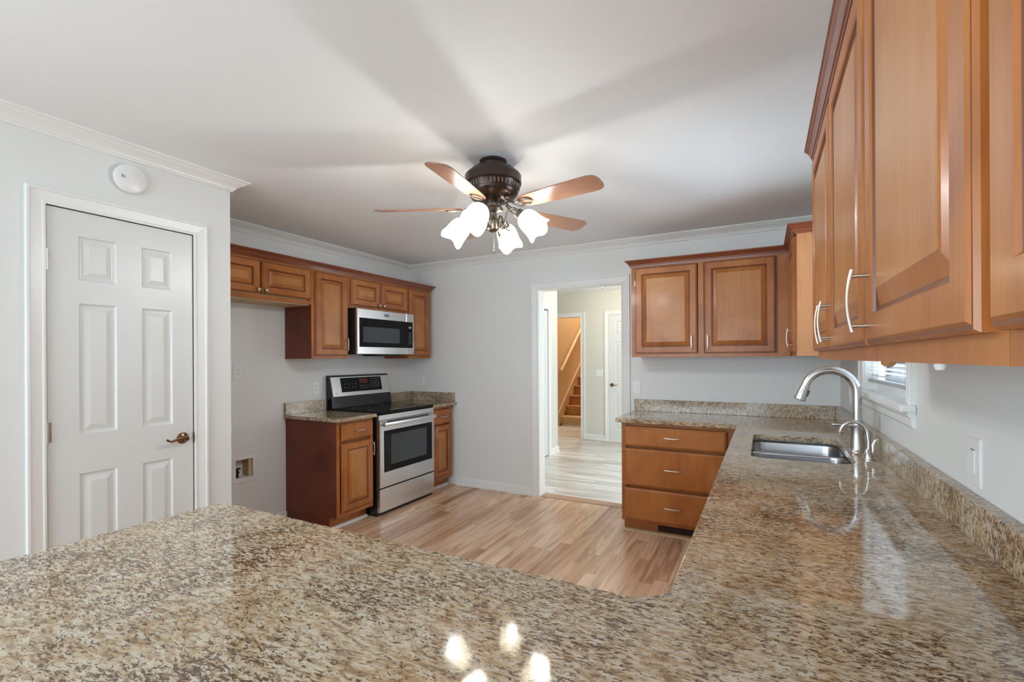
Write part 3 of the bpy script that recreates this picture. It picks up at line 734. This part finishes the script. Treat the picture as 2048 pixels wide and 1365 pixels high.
# right run and peninsula
BR = XR + .135
base_cab('sink_base_cabinet', 'wooden sink base cabinet under the right-hand counter', FR, 2.44, 3.40, BR, [('door', 2.47, 2.91, .14, .85, 2.88, .75), ('door', 2.93, 3.37, .14, .85, 2.96, .75)], body_top=.62)
base_cab('right_base_cabinet', 'wooden base cabinet under the long right counter before the sink', FR, 1.02, 2.43, BR, [('door', 1.05, 1.70, .14, .85, 1.67, .75), ('door', 1.74, 2.40, .14, .85, 1.77, .75)])
FP = Frame((0, .28), (1, 0), (0, 1))
base_cab('peninsula_cabinet', 'wooden base cabinets under the foreground peninsula counter', FP, -1.55, -.20, .62, [('door', -1.52, -.90, .14, .85, -.93, .75), ('door', -.86, -.24, .14, .85, -.83, .75)], ends=('maple', 'maple'))

# ---------------------------------------------------------------- counters
def arc(cx, cy, r, a0, a1, n=10): return [(cx + r * math.cos(math.radians(a0 + (a1 - a0) * i / n)), cy + r * math.sin(math.radians(a0 + (a1 - a0) * i / n))) for i in range(n + 1)]
def slab(outline, hole, z0, z1):
    bm = B()
    def ring(pts, z):
        vs = [bm.verts.new((x, y, z)) for x, y in pts]; return vs, [bm.edges.new((vs[i], vs[(i + 1) % len(vs)])) for i in range(len(vs))]
    tv, te = ring(outline, z1); hv, he = ring(hole, z1) if hole else ([], [])
    r = bmesh.ops.triangle_fill(bm, use_beauty=True, use_dissolve=False, edges=te + he)
    top = [g for g in r['geom'] if isinstance(g, bmesh.types.BMFace)]
    ex = bmesh.ops.extrude_face_region(bm, geom=top)
    bmesh.ops.translate(bm, vec=(0, 0, z0 - z1), verts=[g for g in ex['geom'] if isinstance(g, bmesh.types.BMVert)])
    return bm
SK = (-.062, .362, 2.535, 3.300); R1 = .085
hole = arc(SK[1] - R1, SK[3] - R1, R1, 90, 0) + arc(SK[1] - R1, SK[2] + R1, R1, 0, -90) + arc(SK[0] + .05, SK[2] + .05, .05, -90, -180, 6) + arc(SK[0] + .05, SK[3] - .05, .05, 180, 90, 6)
out = [(-1.605, -.45)] + arc(-1.605 + .05, .942 - .05, .05, 180, 90, 8) + arc(-.172 - .085, .942 + .085, .085, -90, 0, 12) + [(-.172, 3.683)] \
    + arc(-1.045 + .012, 3.683 + .012, .012, 270, 180, 4) + [(-1.045, YB - .001), (XR - .001, YB - .001), (XR - .001, -.45)]
ct = thing('granite_countertop', 'long L-shaped polished granite countertop with backsplash running from peninsula past the sink', 'countertop', (0, 1, CB))
obj('worktop', slab(out, hole, CB, CT), 'granite', ct, bev=.005, seg=3)
bm = B(); box(bm, -1.040, XR - .0362, YB - .037, YB - .0015, CT + .0003, 1.017); obj('backsplash', bm, 'granite_v', ct, bev=.002)
bm = B(); box(bm, XR - .036, XR - .0015, -.44, YB - .0015, CT + .0003, 1.017); obj('backsplash', bm, 'granite_v', ct, bev=.002)
ct2 = thing('granite_countertop', 'small granite countertop on the cabinet left of the stove', 'countertop', (XL, 2.88, CB), 'stove-side countertops')
bm = B(); box(bm, XL + .001, XL + .660, 2.665, 3.097, CB, CT); obj('worktop', bm, 'granite', ct2, bev=.004)
bm = B(); box(bm, XL + .0015, XL + .033, 2.668, 3.070, CT + .0003, 1.017); obj('backsplash', bm, 'granite_v', ct2, bev=.002)
ct3 = thing('granite_countertop', 'small granite countertop in the corner right of the stove', 'countertop', (XL, 4.1, CB), 'stove-side countertops')
bm = B(); box(bm, XL + .001, XL + .655, 3.903, YB - .001, CB, CT); obj('worktop', bm, 'granite', ct3, bev=.004)
bm = B(); box(bm, XL + .0015, XL + .033, 3.905, YB - .0015, CT + .0003, 1.017); obj('backsplash', bm, 'granite_v', ct3, bev=.002)
bm = B(); box(bm, XL + .034, XL + .630, YB - .033, YB - .0015, CT + .0003, 1.017); obj('backsplash', bm, 'granite_v', ct3, bev=.002)

# ---------------------------------------------------------------- sink
sk_ = thing('kitchen_sink', 'stainless steel double-bowl undermount sink set in the granite', 'sink', (.15, 2.9, .70))
def rrect(x0, x1, y0, y1, r, n=6):
    return arc(x1 - r, y1 - r, r, 90, 0, n) + arc(x1 - r, y0 + r, r, 0, -90, n) + arc(x0 + r, y0 + r, r, -90, -180, n) + arc(x0 + r, y1 - r, r, 180, 90, n)
def bowl(x0, x1, y0, y1, zt, zb, name):
    rings = []
    for ins, z, r in ((0, zt, .07), (.002, zt - .01, .07), (.006, zb + .05, .068), (.014, zb + .02, .062), (.034, zb + .004, .045), (.07, zb, .03)):
        rings.append([(x, y, z) for x, y in rrect(x0 + ins, x1 - ins, y0 + ins, y1 - ins, r)])
    bm = loops(B(), rings, cap0=False); o = obj(name, bm, 'steel_dark', sk_, sm=60)
    dr = B(); cx, cy = (x0 + x1) / 2, (y0 + y1) / 2
    lathe(dr, [(.042, zb + .001), (.040, zb + .004), (.030, zb + .002), (.002, zb + .001)], (cx, cy, 0), (0, 0, 1), 28); obj('drain', dr, 'steel', o, sm=40)
    return o
SD = 2.955
bowl(SK[0] - .006, SK[1] + .006, SD + .014, SK[3] + .006, CB - .018, .700, 'far_bowl')
bowl(SK[0] - .006, SK[1] + .006, SK[2] - .006, SD - .014, CB - .018, .700, 'near_bowl')
bm = B(); box(bm, SK[0] - .006, SK[1] + .006, SD - .016, SD + .016, CB - .045, CB - .016); obj('divider', bm, 'steel_dark', sk_, bev=.009, seg=3)
fr_ = slab([(SK[0] - .03, SK[2] - .03), (SK[0] - .03, SK[3] + .03), (SK[1] + .03, SK[3] + .03), (SK[1] + .03, SK[2] - .03)], rrect(SK[0] - .007, SK[1] + .007, SK[2] - .007, SK[3] + .007, .075), CB - .006, CB - .0005)
obj('rim', fr_, 'steel_dark', sk_)

# ---------------------------------------------------------------- faucet and soap dispenser
FX, FY = .407, 2.905
fa = thing('kitchen_faucet', 'tall brushed steel gooseneck faucet with pull-down spray head behind the sink', 'faucet', (FX, FY, CT))
bm = B(); lathe(bm, [(.036, 0), (.036, .003), (.0345, .005), (.033, .02), (.0305, .06), (.0298, .085), (.031, .110), (.0325, .126), (.028, .131), (.0245, .135)], (FX, FY, CT), seg=32); obj('body', bm, 'faucet', fa, sm=35)
bm = B(); lathe(bm, [(.0305, .134), (.031, .137), (.0295, .147), (.024, .155), (.021, .160)], (FX, FY, CT), seg=32); obj('collar', bm, 'faucet', fa, sm=45)
# gooseneck
R_ = .112; zc = 1.322 - R_
pts = [(FX, FY, CT + .155), (FX, FY, CT + .20), (FX, FY, zc - .03)]
for i in range(0, 17):
    a = PI * i / 16 * .93; pts.append((FX - R_ + R_ * math.cos(a), FY, zc + R_ * math.sin(a)))
rd = [.0205] * 3 + [.0200] * 17
sp = obj('spout', tube(B(), pts, rd, 20), 'faucet', fa, sm=50)
e = Vector(pts[-1]); d_ = (Vector(pts[-1]) - Vector(pts[-2])).normalized(); d_ = (d_ + Vector((-.15, 0, -.35))).normalized()
bm = B(); lathe(bm, [(.0200, -.006), (.0212, 0), (.0212, .004), (.0235, .02), (.0265, .05), (.0280, .070), (.024, .074)], e, d_, 24); sh = obj('spray_head', bm, 'faucet', fa, sm=40)
bm = B(); q = e + d_ * .036 + Vector((.0245, -.009, 0)); tube(bm, [q - d_ * .016, q, q + d_ * .016], 1, 10, flat=(.006, .004), up=(0, 1, 0)); obj('spray_button', bm, 'slot', sh)
# side lever
bm = B(); tube(bm, [(FX + .004, FY - .02, CT + .128), (FX - .03, FY - .024, CT + .133), (FX - .07, FY - .024, CT + .134), (FX - .108, FY - .022, CT + .134)], [.9, 1, .95, .85], 12, flat=(.010, .0085), up=(0, 0, 1)); obj('lever', bm, 'faucet', fa, sm=50)
SX, SY = .419, 2.690
so = thing('water_tap', 'small polished steel water tap with curved spout in front of the faucet', 'tap', (SX, SY, CT))
bm = B(); lathe(bm, [(.026, 0), (.026, .003), (.022, .006), (.021, .012), (.018, .026), (.012, .045), (.008, .052)], (SX, SY, CT), seg=28); obj('base', bm, 'faucet', so, sm=35)
pts = [(SX, SY, CT + .045), (SX + .001, SY, CT + .085), (SX - .003, SY, CT + .115)]
for i in range(1, 13):
    a = PI * i / 12 * .94; pts.append((SX - .055 + .052 * math.cos(a), SY, CT + .118 + .054 * math.sin(a)))
obj('spout', tube(B(), pts, [.0085, .008, .008] + [.0075] * 12, 14), 'faucet', so, sm=50)
e = Vector(pts[-1]); bm = B(); lathe(bm, [(.0075, -.002), (.0135, .001), (.0135, .003), (.009, .006), (.0075, .018), (.005, .019)], e, (-.1, 0, -1), 18); obj('nozzle', bm, 'faucet', so, sm=40)
bm = B(); tube(bm, [(SX + .012, SY, CT + .024), (SX + .020, SY, CT + .045), (SX + .018, SY, CT + .070), (SX + .026, SY, CT + .092), (SX + .038, SY, CT + .100)], [.6, 1, 1, .9, .5], 10, flat=(.006, .0035), up=(0, 1, 0)); obj('handle', bm, 'faucet', so, sm=50)

# ---------------------------------------------------------------- window over the sink, blinds
wn = sthing('window_1', (XR, 2.86, WIN[2]))
bm = B(); casing(FR, WIN[0], WIN[1], WIN[3], .085, wn, 'casing', z0=WIN[2])
bm.free()
bm = B()
FR.box(bm, WIN[0] - .0005, WIN[0] + .012, -.118, 0, WIN[2], WIN[3]); FR.box(bm, WIN[1] - .012, WIN[1] + .0005, -.118, 0, WIN[2], WIN[3]); FR.box(bm, WIN[0], WIN[1], -.118, 0, WIN[3] - .012, WIN[3])
obj('jamb', bm, 'trim', wn)
bm = B(); FR.box(bm, WIN[0] - .105, WIN[1] + .05, .001, .052, WIN[2] - .028, WIN[2]); FR.box(bm, WIN[0] + .0005, WIN[1] - .0005, -.118, .001, WIN[2] - .0275, WIN[2]); obj('sill', bm, 'trim', wn, bev=.006)
bm = loops(B(), [[FR(u, w_, z) for w_, z in ((0, WIN[2] - .028), (.026, WIN[2] - .028), (.024, WIN[2] - .045), (.014, WIN[2] - .055), (.014, WIN[2] - .082), (.006, WIN[2] - .092), (0, WIN[2] - .092))] for u in (WIN[0] - .085, WIN[1] + .05)])
obj('apron', bm, 'trim', wn)
bm = wallbox(FR, WIN[0] + .012, WIN[1] - .012, -.085, -.055, WIN[2], WIN[3] - .012, [(WIN[0] + .045, WIN[1] - .045, WIN[2] + .05, 1.645), (WIN[0] + .045, WIN[1] - .045, 1.69, WIN[3] - .05)])
sa = obj('sash', bm, 'trim', wn)
bm = B(); FR.box(bm, WIN[0] + .044, WIN[1] - .044, -.072, -.068, WIN[2] + .049, WIN[3] - .05); obj('pane', bm, 'glass', sa)
bl = thing('window_blind', 'white horizontal blinds hanging inside the window over the sink', 'blind', tuple(FR(2.86, -.03, WIN[3] - .02)))
bm = B(); FR.box(bm, WIN[0] + .016, WIN[1] - .016, -.052, -.012, WIN[3] - .045, WIN[3] - .014); obj('head_rail', bm, 'blind', bl)
bm = B()
zz = WIN[2] + .078
while zz < WIN[3] - .05:
    a = [FR(WIN[0] + .018, -.041, zz - .004), FR(WIN[1] - .018, -.041, zz - .004), FR(WIN[1] - .018, -.017, zz + .008), FR(WIN[0] + .018, -.017, zz + .008)]
    loops(bm, [a, [p + Vector((0, 0, .0012)) for p in a]]); zz += .021
obj('slats', bm, 'blind', bl)
bm = B(); FR.box(bm, WIN[0] + .016, WIN[1] - .016, -.044, -.014, WIN[2] + .045, WIN[2] + .062); obj('bottom_rail', bm, 'grey_rail', bl)
bm = B()
for u in (2.52, 2.86, 3.2): tube(bm, [FR(u, -.013, WIN[2] + .05), FR(u, -.013, WIN[3] - .03)], .0011, 6)
obj('cord', bm, 'grey_rail', bl)
for i, (fr_w, ua, ub, za, zb) in enumerate(((FRear, -2.6, 0.0, .25, 2.15), (FD, -2.3, -.8, .9, 2.1))):  # the FD sash frames the opening added for the left fill
    wx = sthing('window_%d' % (i + 2), tuple(fr_w((ua + ub) / 2, 0, za)))
    bm = wallbox(fr_w, ua, ub, -.09, -.04, za, zb, [(ua + .05, (ua + ub) / 2 - .03, za + .05, zb - .05), ((ua + ub) / 2 + .03, ub - .05, za + .05, zb - .05)]); obj('sash', bm, 'trim', wx)

# ---------------------------------------------------------------- stove
ST = (3.112, 3.893)
sv = thing('stove', 'stainless steel electric range with black glass cooktop and back control panel', 'stove', tuple(FL(3.5, 0, 0)))
XF = .672                                             # w of the front panels
bm = B(); FL.box(bm, ST[0], ST[1], .03, XF - .035, .001, .895); obj('body', bm, 'black', sv)
bm = B(); FL.box(bm, ST[0] - .004, ST[1] + .004, .075, XF - .012, .895, .925); obj('cooktop', bm, 'black_glass', sv, bev=.008, seg=3)
bm = B()
for (u, w_, r) in ((3.32, .24, .075), (3.70, .24, .09), (3.30, .50, .10), (3.70, .50, .075)):
    bm = B()
    for q in (r,):
        for a in range(48):
            a0, a1 = 2 * PI * a / 48, 2 * PI * (a + 1) / 48
            v = [bm.verts.new(FL(u + k * math.cos(x), w_ + k * math.sin(x), .9254)) for k, x in ((q, a0), (q, a1), (q - .002, a1), (q - .002, a0))]; bm.faces.new(v)
    obj('burner_ring', bm, 'greymark', sv)
fp = B(); FL.box(fp, ST[0] + .002, ST[1] - .002, XF - .035, XF - .006, .845, .893); obj('front_rail', fp, 'steel', sv, bev=.003)
dr = B(); FL.ringbox(dr, ST[0] + .004, ST[1] - .004, .250, .842, [(0, XF - .035), (0, XF - .003), (.004, XF)]); ovd = obj('oven_door', dr, 'steel', sv)
bm = B(); FL.ringbox(bm, 3.170, 3.852, .382, .752, [(0, XF - .001), (.001, XF + .003), (.004, XF + .004)]); ow = obj('oven_glass', bm, 'black_glass', ovd)
bm = B(); FL.ringbox(bm, 3.255, 3.765, .440, .712, [(0, XF + .0035), (.002, XF + .0048)]); obj('oven_window', bm, 'window_glass_dark', ovd)
bm = B()
n = 14; pts = [FL(ST[0] + .025 + (ST[1] - ST[0] - .05) * i / n, XF + .035 + .012 * math.sin(PI * i / n), .812) for i in range(n + 1)]
tube(bm, pts, 1.0, 12, flat=(.017, .010), up=(1, 0, 0))
for u in (ST[0] + .035, ST[1] - .035): tube(bm, [FL(u, XF - .002, .812), FL(u, XF + .036, .812)], 1, 12, flat=(.011, .012), up=(0, 0, 1))
obj('oven_handle', bm, 'steel', ovd, sm=50)
bm = B(); FL.ringbox(bm, ST[0] + .10, ST[1] - .10, .826, .838, [(0, XF), (0, XF + .001)]); obj('vent_slot', bm, 'matt_black', ovd)
bm = B(); FL.ringbox(bm, ST[0] + .004, ST[1] - .004, .035, .236, [(0, XF - .035), (0, XF - .005), (.004, XF - .002)]); obj('storage_drawer', bm, 'steel', sv)
# backguard
def bgprof(u): return [FL(u, .012, .90), FL(u, .10, .925), FL(u, .085, 1.030), FL(u, .040, 1.232), FL(u, .012, 1.238)]
bm = loops(B(), [bgprof(ST[0] - .004), bgprof(ST[1] + .004)]); bk = obj('backguard', bm, 'black', sv, bev=.004)
def bgpt(u, t, off): # t 0..1 up the sloped face
    a, b_ = FL(u, .085, 1.030), FL(u, .040, 1.232); nrm = Vector((.2020, 0, .045)).normalized(); return a + (b_ - a) * t + nrm * off
def bgquad(u0, u1, t0, t1, o0, o1):
    ring = lambda o: [bgpt(u0, t0, o), bgpt(u1, t0, o), bgpt(u1, t1, o), bgpt(u0, t1, o)]
    return loops(B(), [ring(o0), ring(o1)])
fpn = obj('control_fascia', bgquad(ST[0] + .012, ST[1] - .004, .02, .94, -.002, .005), 'steel', sv, bev=.002)
obj('control_panel', bgquad(3.235, 3.775, .20, .88, .004, .0062), 'black_glass', fpn)
obj('clock_display', bgquad(3.475, 3.585, .58, .82, .006, .0068), 'red_led', fpn)
bm = B(); rr = random.Random(3)
for (ua, ub, ta, tb, nx_, ny_) in ((3.61, 3.75, .34, .82, 6, 5), (3.47, 3.60, .30, .50, 5, 2), (3.26, 3.44, .32, .66, 4, 2)):
    for i in range(nx_):
        for j_ in range(ny_):
            u = ua + (ub - ua) * (i + .5) / nx_; t_ = ta + (tb - ta) * (j_ + .5) / ny_; s = rr.uniform(.002, .0055)
            ring = [bgpt(u - s, t_, .0066), bgpt(u + s, t_, .0066), bgpt(u + s, t_ + .018, .0066), bgpt(u - s, t_ + .018, .0066)]
            bm.faces.new([bm.verts.new(p) for p in ring])
obj('panel_print', bm, 'mark', fpn)
bm = B(); lathe(bm, [(.010, .005), (.010, .0062), (.009, .0065)], bgpt(3.165, .16, 0), Vector((.202, 0, .045)), 20); obj('round_badge', bm, 'mark', fpn)

# ---------------------------------------------------------------- microwave
MW = (3.106, 3.882, 1.433, 1.853); MWF = .421
mw = thing('microwave', 'stainless steel over-the-range microwave with black glass door below the short cabinet', 'microwave', tuple(FL(3.49, 0, 1.44)))
bm = B(); FL.box(bm, MW[0] + .002, MW[1] - .002, .002, MWF - .03, MW[2] + .004, 1.8565); FL.box(bm, 3.48, 3.80, .1, .30, MW[2] - .012, MW[2] + .004)
obj('body', bm, 'matt_black', mw)
bm = B(); FL.ringbox(bm, MW[0], 3.764, MW[2] + .002, MW[3], [(0, MWF - .03), (0, MWF - .004), (.004, MWF)]); md = obj('door', bm, 'steel', mw)
bm = B(); FL.ringbox(bm, 3.766, MW[1], MW[2] + .002, MW[3], [(0, MWF - .03), (0, MWF - .004), (.004, MWF)]); mc = obj('control_side', bm, 'steel', mw)
bm = B(); FL.ringbox(bm, 3.128, 3.7635, 1.502, 1.770, [(0, MWF - .001), (.001, MWF + .002)]); obj('door_glass', bm, 'black_glass', md)
bm = B(); FL.ringbox(bm, 3.177, 3.662, 1.545, 1.690, [(0, MWF + .0015), (.001, MWF + .003)]); obj('door_window', bm, 'window_glass_dark', md)
bm = B(); FL.ringbox(bm, 3.7665, 3.862, 1.502, 1.770, [(0, MWF - .001), (.001, MWF + .002)]); obj('keypad', bm, 'black_glass', mc)
bm = B(); FL.box(bm, 3.800, 3.838, MWF + .002, MWF + .0026, 1.703, 1.722); obj('display', bm, 'greymark', mc)
bm = B()
for i in range(3):
    for j_ in range(7): FL.box(bm, 3.800 + i * .015, 3.805 + i * .015, MWF + .002, MWF + .0025, 1.545 + j_ * .018, 1.549 + j_ * .018)
obj('key_print', bm, 'mark', mc)
bm = B(); FL.box(bm, 3.785, 3.85, MWF, MWF + .0006, 1.450, 1.478); obj('release_button', bm, 'steel', mc)
bm = B(); FL.box(bm, 3.448, 3.512, MWF, MWF + .001, 1.800, 1.822); bd = obj('badge', bm, 'navy', md)
text('lettering', 'MAYTAG', .014, 'mark', FL, 3.480, MWF + .001, 1.811, bd)

# ---------------------------------------------------------------- ceiling fan with four lights
CXF, CYF = -1.300, 2.231
fan = thing('ceiling_fan', 'dark bronze ceiling fan with five wooden blades and four lit glass shades', 'ceiling fan', (CXF, CYF, CEIL))
C0 = (CXF, CYF, 0)
bm = B(); lathe(bm, [(.068, CEIL - .0005), (.075, CEIL - .004), (.075, CEIL - .016), (.071, CEIL - .020), (.071, CEIL - .040), (.066, CEIL - .048)], C0, seg=40); obj('canopy', bm, 'fan_metal', fan, sm=35)
bm = B(); lathe(bm, [(.02, 2.43), (.070, 2.428), (.105, 2.420), (.122, 2.412), (.126, 2.405), (.145, 2.392), (.154, 2.380), (.154, 2.338), (.150, 2.333), (.146, 2.333), (.143, 2.328), (.135, 2.300), (.138, 2.297), (.136, 2.285), (.118, 2.262), (.092, 2.250), (.062, 2.246), (.055, 2.238), (.02, 2.236)], C0, seg=64); mo = obj('motor_housing', bm, 'fan_metal', fan, sm=30)
bm = B()
for k in range(44):
    a = 2 * PI * k / 44; r_ = .1415; p = Vector((CXF + r_ * math.cos(a), CYF + r_ * math.sin(a), 2.315)); tn = Vector((-math.sin(a), math.cos(a), 0))
    d_ = Vector((math.cos(a), math.sin(a), 0))
    tube(bm, [p - Vector((0, 0, .011)) - d_ * .003, p + tn * .003, p + Vector((0, 0, .012)) + d_ * .002], .0032, 6)
obj('rope_band', bm, 'pewter', mo, sm=50)
bm = B(); lathe(bm, [(.044, 2.24), (.046, 2.232), (.046, 2.212), (.052, 2.208), (.054, 2.200), (.048, 2.192), (.034, 2.188), (.021, 2.182), (.019, 2.168), (.023, 2.150), (.026, 2.146), (.031, 2.140), (.031, 2.096), (.028, 2.088), (.018, 2.080), (.006, 2.078)], C0, seg=36); obj('switch_housing', bm, 'pewter', fan, sm=35)
bm = B(); tube(bm, [(CXF + .006, CYF - .004, 2.08), (CXF + .006, CYF - .004, 1.985)], .0011, 6); lathe(bm, [(.002, 0), (.0045, .006), (.003, .016), (.001, .02)], (CXF + .006, CYF - .004, 1.968), seg=10); obj('pull_chain', bm, 'pewter', fan)
ZB, PITCH = 2.206, math.radians(13)
for k in range(5):
    a = 1.08 + k * 2 * PI / 5; d = Vector((math.cos(a), math.sin(a), 0)); tg = Vector((-math.sin(a), math.cos(a), 0))
    ax = (tg * math.cos(PITCH) - Vector((0, 0, 1)) * math.sin(PITCH)); nn = d.cross(ax)
    # outline: rounded root, gently widening, rounded tip
    L0, L1 = .172, .652; up_, dn_ = [], []
    prof = [(0.0, .018), (.012, .034), (.035, .047), (.08, .054), (.25, .061), (.40, .065), (.435, .0645), (.458, .058), (.472, .044), (.480, .022)]
    o2 = [(x, h) for x, h in prof] + [(x, -h) for x, h in reversed(prof)]
    c0 = Vector((CXF, CYF, ZB))
    ring = lambda o: [c0 + d * (L0 + x) + ax * h + nn * o for x, h in o2]
    b1 = obj('blade', loops(B(), [ring(-.003), ring(.003)]), 'blade', fan, bev=.0015)
    # iron: arm from motor and ring medallion under the blade root
    bm = B()
    s0 = c0 + d * .085 + Vector((0, 0, .038))
    for sgn in (-1, 1):
        tube(bm, [s0 + ax * .006 * sgn, c0 + d * .125 + ax * .012 * sgn + Vector((0, 0, .012)), c0 + d * .165 + ax * .020 * sgn - Vector((0, 0, .008)), c0 + d * .196 + ax * .028 * sgn - nn * .008], 1, 10, flat=(.005, .0032), up=(0, 0, 1))
    for rr_, rad_ in ((.030, .0045), (.020, .0028)):
        loop_ = [c0 + d * (.220 + 1.25 * rr_ * math.cos(q)) + ax * rr_ * math.sin(q) - nn * .0065 for q in [2 * PI * i / 28 for i in range(29)]]
        tube(bm, loop_, rad_, 8)
    obj('blade_iron', bm, 'pewter', b1, sm=50)
for k in range(4):
    a = .13 + k * PI / 2; d = Vector((math.cos(a), math.sin(a), 0)); z = Vector((0, 0, 1)); c0 = Vector((CXF, CYF, 0))
    P = lambda r_, zz: c0 + d * r_ + z * (zz - .016)
    bm = B()
    pts = [P(.026, 2.120), P(.046, 2.112), P(.062, 2.125), P(.070, 2.155), P(.076, 2.185), P(.092, 2.208), P(.114, 2.214), P(.134, 2.205), P(.148, 2.190)]
    tube(bm, pts, [.005, .005, .005, .005, .005, .005, .005, .0055, .006], 10)
    pts = [P(.062, 2.130), P(.050, 2.150), P(.040, 2.148), P(.040, 2.138)]; tube(bm, pts, [.005, .004, .003, .002], 8)
    pts = [P(.066, 2.125), P(.078, 2.100), P(.094, 2.094), P(.100, 2.106), P(.092, 2.112)]; tube(bm, pts, [.0045, .0045, .004, .003, .002], 8)
    arm = obj('lamp_arm', bm, 'pewter', fan, sm=50)
    axd = (d * .72 - z * .70).normalized(); nk = P(.147, 2.190)
    bm = B(); lathe(bm, [(.008, -.006), (.020, -.002), (.022, .006), (.0235, .020), (.029, .026), (.030, .034), (.027, .036)], nk, axd, 28); obj('shade_holder', bm, 'pewter', arm, sm=35)
    sh_prof = [(.027, .028), (.036, .032), (.048, .044), (.056, .060), (.0595, .080), (.061, .100), (.0625, .120), (.066, .140), (.072, .158)]
    def fn(an, i, r_, dd, npf=len(sh_prof)):
        j_ = i if i < npf else 2 * npf - 1 - i
        f = (max(0, j_ - 4) / 4) ** 1.8; wv_ = math.cos(4 * an)
        return r_ * (1 + .055 * f * wv_), dd + .011 * f * wv_
    full = sh_prof + [(r_ - .0035, dd) for r_, dd in reversed(sh_prof)]
    bm = B(); lathe(bm, full, nk, axd, 60, fn, cap0=False, cap1=False)
    gs_ = obj('glass_shade', bm, 'lamp_glass', arm, sm=60)
    bb = B(); lathe(bb, [(.012, .034), (.014, .05), (.022, .075), (.026, .095), (.022, .114), (.010, .124), (.001, .126)], nk, axd, 20); obj('bulb', bb, 'bulb', gs_, sm=60)
    point('fan_bulb', tuple(nk + axd * .150), FANW, (0.93, 0.965, 1.0), .02)
